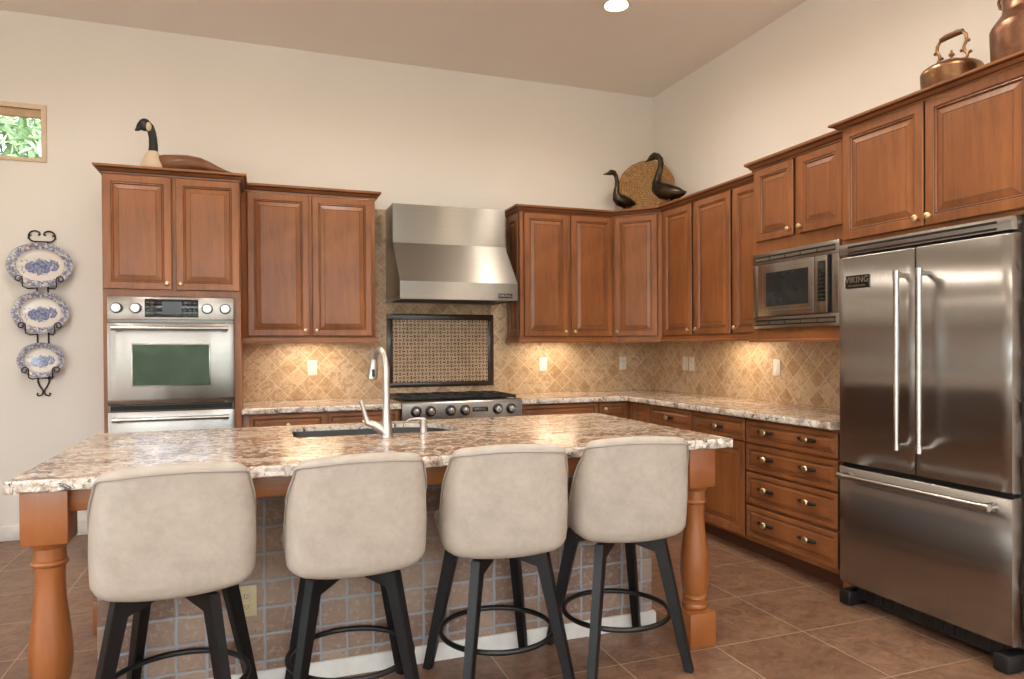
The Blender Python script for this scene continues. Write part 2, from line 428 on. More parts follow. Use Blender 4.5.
    def build(s, name, mats, parent=None, loc=(0, 0, 0), rot=(0, 0, 0), sharp=38, smooth=True):
        bmesh.ops.remove_doubles(s.bm, verts=s.bm.verts, dist=1e-6)
        bmesh.ops.recalc_face_normals(s.bm, faces=s.bm.faces)
        me = bpy.data.meshes.new(name); s.bm.to_mesh(me); s.bm.free()
        for k in (mats if isinstance(mats, list) else [mats]): me.materials.append(M[k] if isinstance(k, str) else k)
        if smooth:
            me.polygons.foreach_set('use_smooth', [True] * len(me.polygons))
            me.set_sharp_from_angle(angle=R(sharp))
        o = bpy.data.objects.new(name, me); COL.objects.link(o)
        o.location = loc; o.rotation_euler = rot
        if parent is not None: o.parent = parent
        return o

def thing(name, label, cat, loc=(0, 0, 0), rz=0.0, group=None):
    o = bpy.data.objects.new(name, None); COL.objects.link(o); o.empty_display_size = .1
    o.location = loc; o.rotation_euler = (0, 0, rz); o['label'] = label; o['category'] = cat
    if group: o['group'] = group
    return o
def tag(o, label, cat, group=None):
    o['label'] = label; o['category'] = cat
    if group: o['group'] = group
    return o
def struct(o): o['kind'] = 'structure'; return o
def dup(root, loc, rz, label, group=None):
    r = root.copy(); COL.objects.link(r); r.location = loc; r.rotation_euler = (0, 0, rz); r['label'] = label
    if group: r['group'] = group
    for ch in root.children:
        c = ch.copy(); COL.objects.link(c); c.parent = r
        for g in ch.children:
            d = g.copy(); COL.objects.link(d); d.parent = c
    return r
def text_mesh(body, size, extrude=.0008):
    cu = bpy.data.curves.new('lettering', 'FONT'); cu.body = body; cu.size = size; cu.extrude = extrude
    cu.align_x = 'CENTER'; cu.align_y = 'CENTER'; cu.space_character = 1.05
    t = bpy.data.objects.new('lettering', cu); COL.objects.link(t)
    dg = bpy.context.evaluated_depsgraph_get()
    me = bpy.data.meshes.new_from_object(t.evaluated_get(dg))
    bpy.data.objects.remove(t); bpy.data.curves.remove(cu)
    return me
def lettering(body, size, parent, loc, mat='badgetext', sx=1.0):
    me = text_mesh(body, size); me.materials.clear(); me.materials.append(M[mat])
    o = bpy.data.objects.new('lettering', me); COL.objects.link(o); o.parent = parent; o.location = loc
    o.rotation_euler = (PI / 2, 0, 0); o.scale = (sx, 1, 1)
    return o
FRONT = Matrix.Rotation(PI / 2, 4, 'X')      # local z of a lathe becomes -y (towards the viewer of a cabinet front)
def knob_prof(k=1.0): return [(.011 * k, 0), (.011 * k, .003), (.006 * k, .004), (.005 * k, .012), (.010 * k, .014), (.015 * k, .019), (.0158 * k, .024), (.012 * k, .029), (.005 * k, .031)]

# ------------------------------------------------------------------ the room
H = 3.658; XL, YR = -7.6, -9.2
fl = MB(); fl.box(XL - .2, .2, YR - .2, .2, -.1, 0); struct(fl.build('floor', 'floor'))
ce = MB(); ce.box(XL - .2, .2, YR - .2, .2, H, H + .2); struct(ce.build('ceiling', 'ceil'))
WX0, WX1, WZ0, WZ1 = -6.1, -4.89, 2.631, 3.03       # clerestory opening
wb = MB()
wb.box(XL - .2, WX0, 0, .2, 0, H); wb.box(WX1, .2, 0, .2, 0, H); wb.box(WX0, WX1, 0, .2, 0, WZ0); wb.box(WX0, WX1, 0, .2, WZ1, H)
struct(wb.build('wall_back', 'wall'))
wr = MB(); wr.box(0, .2, YR - .2, 0, 0, H); struct(wr.build('wall_right', 'wall'))
def wall_with_gaps(name, axis, fixed, lo, hi, gaps, zb, zt):
    w = MB(); t0, t1 = fixed
    def seg(a, b, z0, z1):
        if axis == 'x': w.box(a, b, t0, t1, z0, z1)
        else: w.box(t0, t1, a, b, z0, z1)
    cur = lo
    for a, b in gaps:
        seg(cur, a, 0, H); seg(a, b, 0, zb); seg(a, b, zt, H); cur = b
    seg(cur, hi, 0, H)
    return struct(w.build(name, 'wall'))
wall_with_gaps('wall_rear', 'x', (YR - .2, YR), XL, 0, [(-7.2, -4.1), (-3.7, -.5)], .05, 2.9)
wall_with_gaps('wall_left', 'y', (XL - .2, XL), YR, 0, [(-8.6, -6.4), (-5.2, -3.9)], .05, 2.4)
bb = MB(); bb.box(XL, -4.45, -.016, 0, 0, .10, .004); struct(bb.build('baseboard_back', 'white'))
# clerestory window
wi = MB()
t = .032
wi.box(WX0 + .0005, WX1 - .0005, -.012, .10, WZ1 - t, WZ1 - .0005); wi.box(WX0 + .0005, WX1 - .0005, -.012, .10, WZ0 + .0005, WZ0 + t * .8)
wi.box(WX0 + .0005, WX0 + t, -.012, .10, WZ0 + t * .8, WZ1 - t); wi.box(WX1 - t, WX1 - .0005, -.012, .10, WZ0 + t * .8, WZ1 - t)
win = struct(wi.build('window_1', 'frame'))
sh = MB(); sh.box(WX0 + t, WX1 - t, .01, .05, WZ1 - t - .055, WZ1 - t, .006); sh.build('shade_cassette', 'blind', win)
gp = MB(); gp.box(WX0 + t, WX1 - t, .055, .061, WZ0 + t * .8, WZ1 - t - .055); gp.build('pane', 'glass', win)

# outside
gd = MB(); gd.box(-30, 20, -32, 24, -.25, -.12); struct(gd.build('ground', 'grass'))
pt = MB(); pt.box(-14.2, 3, -15.2, YR - .21, -.1199, -.02); pt.box(-14.2, XL - .21, YR - .21, 4, -.1199, -.02); struct(pt.build('bounce_patio', 'bounce_patio'))  # unseen pale paving, added to bounce sunlight up to the ceiling
def hedge(name, label, x0, x1, y0, y1, h):
    b = MB(); nx, ny, nz = 60, 12, 18
    alongx = abs(x1 - x0) > abs(y1 - y0)
    rows = []
    for i in range(61):
        f = i / 60; ring_ = []
        for j in range(25):
            a = j / 24; ang = PI * a
            px, pz = -math.cos(ang), min(1, 1.25 * math.sin(ang))
            hh = h * (.88 + .12 * math.sin(i * 1.7) + .08 * rnd.random()); dd = .9 + .18 * rnd.random()
            if alongx: ring_.append((x0 + (x1 - x0) * f, (y0 + y1) / 2 + (y1 - y0) / 2 * px * dd, -.12 + pz * hh))
            else: ring_.append(((x0 + x1) / 2 + (x1 - x0) / 2 * px * dd, y0 + (y1 - y0) * f, -.12 + pz * hh))
        rows.append(ring_)
    vv = b.grid(rows); b.cap(vv[0]); b.cap(vv[-1])
    return tag(b.build(name, 'hedge', smooth=False), label, 'hedge')
hedge('garden_hedge', 'long clipped green hedge along the yard behind the camera', -16, 8, -17.5, -15.5, 3.2)
hedge('garden_hedge', 'clipped green hedge along the left side of the yard', -16.5, -14.5, -15, 5, 2.8)
tr_ = thing('garden_tree', 'pale green leafy tree seen through the small high window', 'tree', (-5.9, 3.2, -.12))
b = MB(); b.tube([(0, 0, 0), (.05, 0, 1.2), (-.05, .05, 2.4), (.05, 0, 3.4)], [.12, .1, .08, .05], 10)
for k in range(9):
    a = k * 2.4; z0 = 1.7 + .17 * k
    b.tube([(0, 0, z0), (.5 * math.cos(a), .5 * math.sin(a), z0 + .4), (1.0 * math.cos(a), 1.0 * math.sin(a), z0 + .95)], [.05, .035, .012], 6)
b.build('trunk', 'bark', tr_)
b = MB()
for k in range(7000):
    while True:
        p = Vector((rnd.uniform(-1, 1), rnd.uniform(-1, 1), rnd.uniform(-1, 1)))
        if .35 < p.length < 1: break
    c = Vector((p.x * 1.5, p.y * 1.3, 3.0 + p.z * 1.2)); q = Matrix.Rotation(rnd.uniform(0, 6.28), 3, Vector((rnd.uniform(-1, 1), rnd.uniform(-1, 1), rnd.uniform(-1, 1))).normalized())
    L = rnd.uniform(.07, .13); w_ = L * .3
    b.faces([c + q @ Vector(v) for v in ((0, -L, 0), (w_, 0, .01), (0, L, 0), (-w_, 0, .01))], [(0, 1, 2, 3)])
b.build('foliage', 'leaf', tr_, smooth=False)

# ceiling downlights
LAMPS = [(-1.19, -1.47), (-1.25, -2.85), (-1.0, -4.2), (-2.9, -1.49), (-4.6, -1.49), (-3.2, -4.2), (-5.4, -4.2), (-3.2, -6.8)]  # first lamp shows; the rest are unseen, added for room light and hood streaks
def downlight(name, label, x, y, group=None):
    t_ = thing(name, label, 'ceiling light', (x, y, H), 0, group)
    b = MB(); b.lathe([(.078, 0), (.098, -.002), (.100, -.006), (.082, -.008), (.076, -.004), (.074, 0)], 36, cap=False); b.build('trim_ring', 'white', t_)
    b = MB(); b.lathe([(.0001, -.004), (.073, -.004), (.074, -.001)], 36, cap=False); b.build('bulb', 'lamp', t_)
    d = bpy.data.lights.new('downlight_lamp', 'SPOT'); d.energy = LAMP_W; d.color = (1, .96, .91); d.spot_size = R(160); d.spot_blend = .9; d.shadow_soft_size = .07
    o = bpy.data.objects.new('downlight_lamp', d); COL.objects.link(o); o.parent = t_; o.location = (0, 0, -.03)
    return t_
LAMP_W = 42
for i, (x, y) in enumerate(LAMPS):
    if i == 0: downlight('recessed_ceiling_light', 'round lit recessed ceiling light near the back right corner', x, y)
    else: downlight('recessed_ceiling_light', 'round recessed ceiling light added out of sight above the frame', x, y, 'added unseen ceiling lights above the frame')

# ------------------------------------------------------------------ cabinet builders (local x along the run, front at -y)
def door_panel(name, w, h, parent, loc, rot=0.0, stile=.048, t=.02, grain='woodz'):
    s = stile; k = min(1.0, s / .058)
    rings = [(0, 0), (0, t - .005), (.004, t - .0005), (s - .005 * k, t), (s - .0015, t - .004), (s + .0015, t - .0045), (s + .007 * k, t - .003), (s + .0115 * k, t - .009), (s + .015 * k, t - .010), (s + .050 * k, t - .002), (s + .053 * k, t - .003)]
    mis = [1, 0, 0, 0, 1, 0, 0, 1, 0, 1]
    b = MB(); rows = []
    for i, o in rings:
        rows.append([(i, -o, i), (w - i, -o, i), (w - i, -o, h - i), (i, -o, h - i)])
    vv = b.grid(rows, close_v=True, mis=mis)
    b.cap(vv[-1]); b.cap(vv[0])
    o = b.build(name, [grain, 'glaze'], parent, loc, (0, 0, rot), sharp=12)
    return o
def add_knob(door, x, z, y=-.02, k=1.0):
    b = MB(); b.lathe(knob_prof(k), 18, FRONT); return b.build('knob', 'brass', door, (x, y, z))
def add_pull(door, x, z, y=-.0125):
    b = MB()
    b.box(-.042, .042, -.006, 0, -.006, .006, .003, 1)
    b.tube([(-.045, -.006, 0), (-.03, -.011, .001), (0, -.010, 0), (.03, -.011, -.001), (.045, -.006, 0)], [.002, .006, .008, .006, .002], 8, 1)
    b.lathe([(.009, .008), (.007, .012), (.012, .016), (.0145, .021), (.012, .026), (.005, .029)], 16, FRONT, 0)
    o = b.build('pull', ['brass', 'iron'], door, (x, y, z)); o.scale = (1.6, 1.15, 1.4); return o
CROWN = [(0, 0), (.008, 0), (.010, .010), (.016, .014), (.028, .030), (.036, .034), (.042, .038), (.042, .052), (0, .052)]
def crown_prof(z0, z1, out):
    return [(o / .042 * out, z0 + q / .052 * (z1 - z0)) for o, q in CROWN]
def rail_prof(z0, z1, out): return [(-.02, z0), (out, z0), (out, z0 + .012), (out - .006, z0 + .018), (out - .006, z1), (-.02, z1)]

def upper(label, loc, rz, w, d, z0, z1, doors, dz, crown, rail, name='upper_cabinet', niche=None, cpath=None, rpath=None, cpre=None, cpost=None, group=None, body=None):
    """d: carcass depth; doors stand 2 cm proud; doors = [(x0, x1, knob side)]; dz = (bottom, top) heights"""
    t_ = thing(name, label, 'cabinet', loc, rz, group)
    b = MB()
    if body: body(b)
    elif niche:
        n0, n1, m0, m1 = niche
        b.box(0, w, -d, -.003, m1, z1); b.box(0, w, -d, -.003, z0, m0); b.box(0, n0, -d, -.003, m0, m1); b.box(n1, w, -d, -.003, m0, m1); b.box(n0, n1, -.02, -.003, m0, m1)
    else: b.box(0, w, -d, -.003, z0, z1, .001)
    b.build('body', ['woodz'], t_)
    for x0, x1, side in doors:
        dr = door_panel('door', x1 - x0, dz[1] - dz[0], t_, (x0, -d - .0003, dz[0]))
        if side: add_knob(dr, (x1 - x0 - .028) if side == 'r' else .028, .040)
    if crown:
        b = MB(); b.sweep(cpath or [(0, -d), (w, -d)], crown_prof(*crown), cpre, cpost, pm=[0, 0, 1, 0, 1, 0, 0, 0]); b.build('crown_moulding', ['crownwood', 'glaze'], t_, sharp=20)
    if rail:
        b = MB(); b.sweep(rpath or [(0, -d), (w, -d)], rail_prof(*rail, .024), cpre, cpost); b.build('light_rail', 'woodx', t_, sharp=20)
    return t_

# ------------------------------------------------------------------ oven tower
TX0, TX1, TD = -4.437, -3.62, .66
def tower_body(b):
    w = TX1 - TX0
    b.box(0, .028, -TD, -.003, .10, 2.45); b.box(w - .043, w, -TD, -.003, .10, 2.45)
    b.box(.028, w - .043, -TD, -.003, 1.664, 2.45); b.box(.028, w - .043, -TD, -.003, .10, .40); b.box(.028, w - .043, -.02, -.003, .40, 1.664)
    b.box(.02, w - .02, -TD + .09, -.003, 0, .10)
    b.box(0, w, -TD, -.003, 2.45, 2.492)
w = TX1 - TX0
t_ = upper('tall two-door maple cabinet housing the double oven, left end of the run', (TX0, 0, 0), 0, w, TD, .1, 2.45,
      [(.006, .401, 'r'), (.425, .816 - .004, 'l')], (1.706, 2.437), (2.443, 2.494, .045), None, 'oven_cabinet', body=tower_body,
      cpath=[(0, -.003), (0, -TD), (w, -TD), (w, -.003)])
# double wall oven: origin at tower front
OW = .744
ov = thing('double_oven', 'stainless double wall oven with black display built into the tall cabinet', 'oven', (-4.408, -TD, 0))
b = MB(); b.box(.004, OW - .004, -.018, .60, .42, 1.657, mi=0); b.build('body', ['steeld'], ov)
b = MB(); b.box(0, OW, -.034, -.0185, 1.511, 1.659, .003)
cp = b.build('control_panel', 'steel', ov)
for x in (.052, .161, .583, .693):
    b = MB(); b.lathe([(.034, 0), (.034, .003), (.030, .004), (.029, .022), (.026, .027), (.0, .028)], 28, FRONT, mis=[1, 1, 1, 0, 0, 0], cap=False)
    b.box(-.003, .003, -.030, -.026, -.024, .024, mi=0)
    b.build('knob', ['steelp', 'black'], cp, (x, -.0342, 1.584))
b = MB(); b.box(.213, .529, -.0385, -.0342, 1.527, 1.643, .003)
for gx in (.232, .258, .447, .478, .505):
    for gz in (1.548, 1.572, 1.596, 1.62): b.box(gx - .008, gx + .008, -.0392, -.0387, gz - .004, gz + .004, mi=1)
dsp = b.build('display', ['blackgloss', 'display'], cp)
b = MB(); b.box(.315, .430, -.0395, -.0387, 1.545, 1.628); b.build('screen', 'display', dsp)
def oven_door(z0, z1, win_):
    b = MB(); n = 24; rows = []
    for i in range(n + 1):                          # softly swelled door skin
        x = OW * i / n; f = i / n * 2 - 1
        bul = .020 * (1 - f ** 4) + .012 * max(0, 1 - ((abs(f) - .93) / .10) ** 2) * .4
        rows.append([(x, -.0185, z0), (x, -.022 - bul * .3, z0), (x, -.030 - bul * .7, z0 + .01), (x, -.034 - bul, z0 + .04), (x, -.034 - bul, z1 - .04), (x, -.030 - bul * .7, z1 - .006), (x, -.022 - bul * .3, z1), (x, -.0185, z1)])
    vv = b.grid(rows, close_v=True); b.cap(vv[0]); b.cap(vv[-1])
    d = b.build('oven_door', 'steel', ov, sharp=50)
    hz = z1 - .038 if win_ else z1 - .050
    b = MB(); b.tube([(.034, -.100, hz), (OW - .034, -.100, hz)], .0125, 14)
    for x in (.050, OW - .050): b.tube([(x, -.048, hz), (x, -.100, hz)], .013, 12); b.tube([(x - .018, -.1, hz), (x + .018, -.1, hz)], .0165, 14)
    b.build('handle', 'steelp', d)
    if win_:
        b = MB(); b.box(.135, .601, -.0565, -.050, 1.080, 1.358, .004); b.box(.143, .593, -.0578, -.0560, 1.088, 1.350, .0, 1); b.build('window', ['steelp', 'ovenglass'], d)
    return d
oven_door(.960, 1.493, True); oven_door(.44, .923, False)
b = MB(); b.box(.012, OW - .012, -.030, -.0185, .926, .957); b.build('vent_gap', 'dark', ov)

# ------------------------------------------------------------------ back wall uppers
upper('two-door maple wall cabinet between the oven tower and the range hood', (-3.6185, 0, 0), 0, .9585, .317, 1.392, 2.455,
      [(.040, .468, 'r'), (.492, .930, 'l')], (1.412, 2.449), (2.457, 2.513, .045), (1.357, 1.398),
      cpath=[(0, -.317), (.9585, -.317), (.9585, -.003)], rpath=[(0, -.317), (.9585, -.317), (.9585, -.012)])
CW = .86
def c_body(b): b.box(0, CW, -.317, -.003, 1.392, 2.492)
cc = upper('two-door maple wall cabinet right of the range hood', (-1.47, 0, 0), 0, CW, .317, 1.392, 2.492,
      [(.034, .431, 'r'), (.460, .852, 'l')], (1.410, 2.434), (2.440, 2.494, .045), (1.357, 1.398), body=c_body,
      cpath=[(0, -.003), (0, -.317), (CW, -.317)], rpath=[(0, -.012), (0, -.317), (CW, -.317)], cpost=(CW + .273, -.317 - .308))
door_panel('side_panel', .255, 1.02, cc, (-.0003, -.04, 1.41), -PI / 2, .05, .012)
# diagonal corner
PA, PB = Vector((-.61, -.317)), Vector((-.317, -.645))
dd_ = (PB - PA).normalized(); ang = math.atan2(dd_.y, dd_.x); DL = (PB - PA).length
def d_body(b): b.prism([(-.6095, -.003), (-.6095, -.317), (-.317, -.6445), (-.003, -.6445), (-.003, -.003)], 1.392, 2.492)
dc = thing('corner_upper_cabinet', 'single-door maple wall cabinet set diagonally across the corner', 'cabinet')
b = MB(); d_body(b); b.build('body', 'woodz', dc)
nrm_ = Vector((dd_.y, -dd_.x)) * .0004
p0_ = PA + dd_ * .032 + nrm_
dr = door_panel('door', DL - .068, 1.022, dc, (p0_.x, p0_.y, 1.410), ang); add_knob(dr, .026, .040)
b = MB(); b.sweep([PA, PB], crown_prof(2.440, 2.494, .045), (-1.2, -.317), (-.317, -1.2), pm=[0, 0, 1, 0, 1, 0, 0, 0]); b.build('crown_moulding', ['crownwood', 'glaze'], dc, sharp=20)
b = MB(); b.sweep([PA, PB], rail_prof(1.357, 1.398, .024), (-1.2, -.317), (-.317, -1.2)); b.build('light_rail', 'woodx', dc, sharp=20)

RR = -PI / 2     # right wall frame: local x runs towards the camera
EW = 1.949 - .6455
upper('three-door maple wall cabinet between the corner and the microwave', (0, -.6455, 0), RR, EW, .317, 1.392, 2.492,
      [(.050, .446, 'r'), (.492, .922, 'l'), (.958, EW - .012, 'l')], (1.410, 2.434), (2.440, 2.494, .045), (1.357, 1.398), cpre=(-.308 / .411, -.05) if False else None)
FW = .909
upper('short two-door maple cabinet above the built-in microwave', (0, -1.9500, 0), RR, FW, .438, 1.385, 2.51,
      [(.036, .376, 'r'), (.416, .756, 'l')], (1.994, 2.456), (2.462, 2.519, .045), (1.344, 1.40), 'microwave_cabinet', niche=(.05, .715, 1.45, 1.90),
      cpath=[(0, -.325), (0, -.438), (FW, -.438)], rpath=[(0, -.345), (0, -.438), (FW, -.438)])
GW = 1.01
def g_body(b):
    b.box(0, GW, -.61, -.003, 1.845, 2.45); b.box(0, GW, -.61, -.003, 2.45, 2.484)
    b.box(0, .075, -.61, -.003, 0, 1.845); b.box(GW - .015, GW, -.61, -.003, 0, 1.845)
upper('wide two-door maple cabinet above the refrigerator', (0, -2.8600, 0), RR, GW, .61, 1.845, 2.45,
      [(.018, .490, 'r'), (.498, .988, 'l')], (1.868, 2.444), (2.446, 2.487, .05), None, 'refrigerator_cabinet', body=g_body,
      cpath=[(0, -.42), (0, -.61), (GW, -.61), (GW, -.003)])

# ------------------------------------------------------------------ microwave
mw = thing('microwave_oven', 'stainless microwave in a vented trim kit below the short cabinet', 'microwave', (-.079, -1.9715, .0615), RR)
mw.scale = (.923, 1, .957)
mw_w = .782; MD = .386
b = MB()
for (x0, x1, z0, z1) in ((0, mw_w, 1.857, 1.936), (0, mw_w, 1.430, 1.507), (0, .066, 1.507, 1.857), (.716, mw_w, 1.507, 1.857)): b.box(x0, x1, -MD, -.3602, z0, z1, .003)
tk = b.build('trim_kit', 'steel', mw)
for zc in (1.893, 1.468):
    b = MB(); b.box(.03, .752, -MD - .0012, -MD - .0002, zc - .019, zc + .019, mi=1)
    for k in range(5): b.box(.03 + k * .1444 + .003, .03 + (k + 1) * .1444 - .003, -MD - .003, -MD - .0008, zc - .010, zc + .009)
    b.box(.03, .752, -MD - .003, -MD - .0008, zc + .018, zc + .021); b.box(.03, .752, -MD - .003, -MD - .0008, zc - .021, zc - .018)
    b.build('vent_grille', ['steel', 'dark'], tk)
b = MB(); b.box(.07, .712, -.36, -.05, 1.512, 1.85); b.build('body', 'dark', mw)
b = MB(); b.box(.068, .592, -MD - .012, -.3605, 1.510, 1.855, .004); md = b.build('door', 'steel', mw)
rows = [[(x0, -y, z0), (x1, -y, z0), (x1, -y, z1), (x0, -y, z1)] for x0, x1, z0, z1, y in ((.118, .572, 1.546, 1.826, MD + .0123), (.150, .542, 1.575, 1.796, MD + .004))]
b = MB(); b.grid(rows, close_v=True); b.build('window_bezel', 'steelp', md, sharp=5)
b = MB(); b.box(.150, .542, -MD - .0128, -MD - .0122, 1.575, 1.796); b.build('window', 'mwglass', md)
b = MB(); b.box(.594, .700, -MD - .012, -.3605, 1.510, 1.855, .003); b.box(.700, .714, -MD - .004, -.3605, 1.510, 1.855, mi=1); mp_ = b.build('control_panel', ['steel', 'black'], mw)
b = MB(); b.box(.622, .686, -MD - .0135, -MD - .0122, 1.580, 1.822, .0005)
for i in range(4):
    for j in range(7): b.box(.630 + i * .0135, .638 + i * .0135, -MD - .0142, -MD - .0134, 1.59 + j * .024, 1.60 + j * .024, mi=1)
b.box(.630, .678, -MD - .0142, -MD - .0134, 1.775, 1.808, mi=1)
b.build('keypad', ['blackgloss', 'display'], mp_)

# ------------------------------------------------------------------ refrigerator
fr = thing('refrigerator', 'large stainless french-door refrigerator with bottom freezer drawer', 'refrigerator', (0, -2.9380, 0), RR)
FRW = .876
b = MB(); b.box(.004, FRW - .004, -.655, -.04, .10, 1.828); b.build('body', 'steeld', fr)
b = MB(); b.box(0, FRW, -.716, -.656, 1.774, 1.830, .003)
vg = b.build('vent_panel', 'steelv', fr)
b = MB()
for z in (1.785, 1.812): b.box(.06, .815, -.7172, -.7155, z - .0052, z + .0052)
b.build('vent_slots', 'dark', vg)
def fdoor(x0, x1, z0, z1, name='door'):
    b = MB(); n = 20; rows = []
    for i in range(n + 1):
        f = i / n; x = x0 + (x1 - x0) * f; e = min(1, min(f, 1 - f) * (x1 - x0) / .012)
        y = -.712 - .008 * math.sin(e * PI / 2)
        rows.append([(x, -.658, z0), (x, y + .010, z0), (x, y, z0 + .008), (x, y, z1 - .008), (x, y + .010, z1), (x, -.658, z1)])
    vv = b.grid(rows, close_v=True); b.cap(vv[0]); b.cap(vv[-1])
    return b.build(name, 'steelv', fr, sharp=60)
fd1 = fdoor(.002, .438, .724, 1.766); fd2 = fdoor(.444, FRW - .002, .724, 1.766); fd3 = fdoor(.002, FRW - .002, .112, .706, 'freezer_drawer')
def vhandle(d, x):
    b = MB(); b.tube([(x, -.780, .842), (x, -.780, 1.655)], .0125, 14)
    for z in (.858, 1.640): b.tube([(x, -.720, z), (x, -.782, z)], .014, 12); b.tube([(x, -.780, z - .018), (x, -.780, z + .018)], .0155, 14)
    b.build('handle', 'steelp', d)
vhandle(fd1, .399); vhandle(fd2, .514)
b = MB(); b.tube([(.062, -.785, .668), (.835, -.785, .668)], .0135, 14)
for x in (.082, .812): b.tube([(x, -.720, .668), (x, -.788, .668)], .015, 12); b.tube([(x - .02, -.785, .668), (x + .02, -.785, .668)], .0165, 14)
b.build('handle', 'steelp', fd3)
b = MB(); b.box(.052, .196, -.7255, -.7195, 1.606, 1.668, .002); bd = b.build('badge', 'badge', fd1)
lettering('VIKING', .042, bd, (.124, -.7262, 1.643)); lettering('PROFESSIONAL', .013, bd, (.124, -.7262, 1.615), sx=1.2)
b = MB(); b.box(.01, FRW - .01, -.700, -.657, .707, .723); b.build('door_gasket', 'black', fr)
b = MB(); b.box(.06, FRW - .06, -.660, -.05, .035, .10); 
for k in range(14): b.box(.07 + k * .053, .07 + k * .053 + .045, -.664, -.659, .05, .09)
b.build('toe_grille', 'rubber', fr)
for x in (.006, FRW - .074):
    b = MB(); b.box(x, x + .068, -.725, -.60, .002, .076, .010); b.build('foot', 'rubber', fr)

# ------------------------------------------------------------------ base cabinets
BD, BZ = .62, .872
def base(label, loc, rz, w, fronts, name='base_cabinet', toe=True, body_w=None, z1=BZ):
    t_ = thing(name, label, 'cabinet', loc, rz)
    b = MB(); b.box(0, body_w or w, -BD, -.003, .10, z1, .001); b.build('body', 'woodz', t_)
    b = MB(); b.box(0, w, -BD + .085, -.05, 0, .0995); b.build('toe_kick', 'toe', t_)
    for kind, x0, x1, z0, zt, hw in fronts:
        dr = door_panel(kind, x1 - x0, zt - z0, t_, (x0, -BD - .0003, z0), 0, .028 if kind == 'drawer' else .048, .02, 'woodx' if kind == 'drawer' else 'woodz')
        for (hx, hz, ht) in hw:
            if ht == 'pull': add_pull(dr, hx - x0, hz - z0, -.0165)
            else: add_knob(dr, hx - x0, hz - z0, -.017)
    return t_
base('maple base cabinet with two drawers between oven tower and rangetop', (-3.6185, 0, 0), 0, 1.082,
     [('drawer', .045, .550, .722, .862, [(.30, .79, 'knob')]), ('drawer', .566, 1.07, .722, .862, [(.82, .79, 'knob')]), ('door', .045, .550, .12, .712, [(.52, .66, 'knob')]), ('door', .566, 1.07, .12, .712, [(.60, .66, 'knob')])])
base('maple base cabinet directly under the rangetop', (-2.536, 0, 0), 0, .93, [('door', .015, .460, .12, .755, [(.43, .70, 'knob')]), ('door', .470, .915, .12, .755, [(.5, .70, 'knob')])], z1=.768)
base('maple base cabinet just right of the rangetop', (-1.605, 0, 0), 0, .692, [('drawer', .02, .683, .722, .862, []), ('door', .02, .348, .12, .712, [(.32, .66, 'knob')]), ('door', .356, .683, .12, .712, [(.38, .66, 'knob')])])
base('narrow maple base cabinet in the back corner with one knobbed drawer', (-.912, 0, 0), 0, .27, [('drawer', .006, .258, .722, .862, [(.056, .813, 'knob')]), ('door', .006, .258, .12, .712, [(.04, .66, 'knob')])], body_w=.909)
base('narrow maple filler cabinet beside the corner on the right wall', (0, -.6405, 0), RR, .332, [('door', .048, .326, .12, .862, [])])
base('maple base cabinet with a drawer over a door nearest the corner', (0, -.9730, 0), RR, .560, [('drawer', .006, .552, .722, .862, [(.257, .788, 'pull')]), ('door', .006, .552, .12, .712, [(.50, .64, 'knob')])])
base('maple base cabinet with a drawer over one door beside the drawer bank', (0, -1.5335, 0), RR, .573, [('drawer', .006, .565, .722, .862, [(.287, .788, 'pull')]), ('door', .006, .565, .12, .712, [])])
base('maple bank of four drawers next to the refrigerator', (0, -2.1070, 0), RR, .752,
     [('drawer', .006, .744, a, z, [(.186, (a + z) / 2 + .008, 'pull'), (.526, (a + z) / 2 + .008, 'pull')]) for a, z in ((.718, .856), (.543, .704), (.340, .530), (.130, .322))], name='drawer_cabinet')

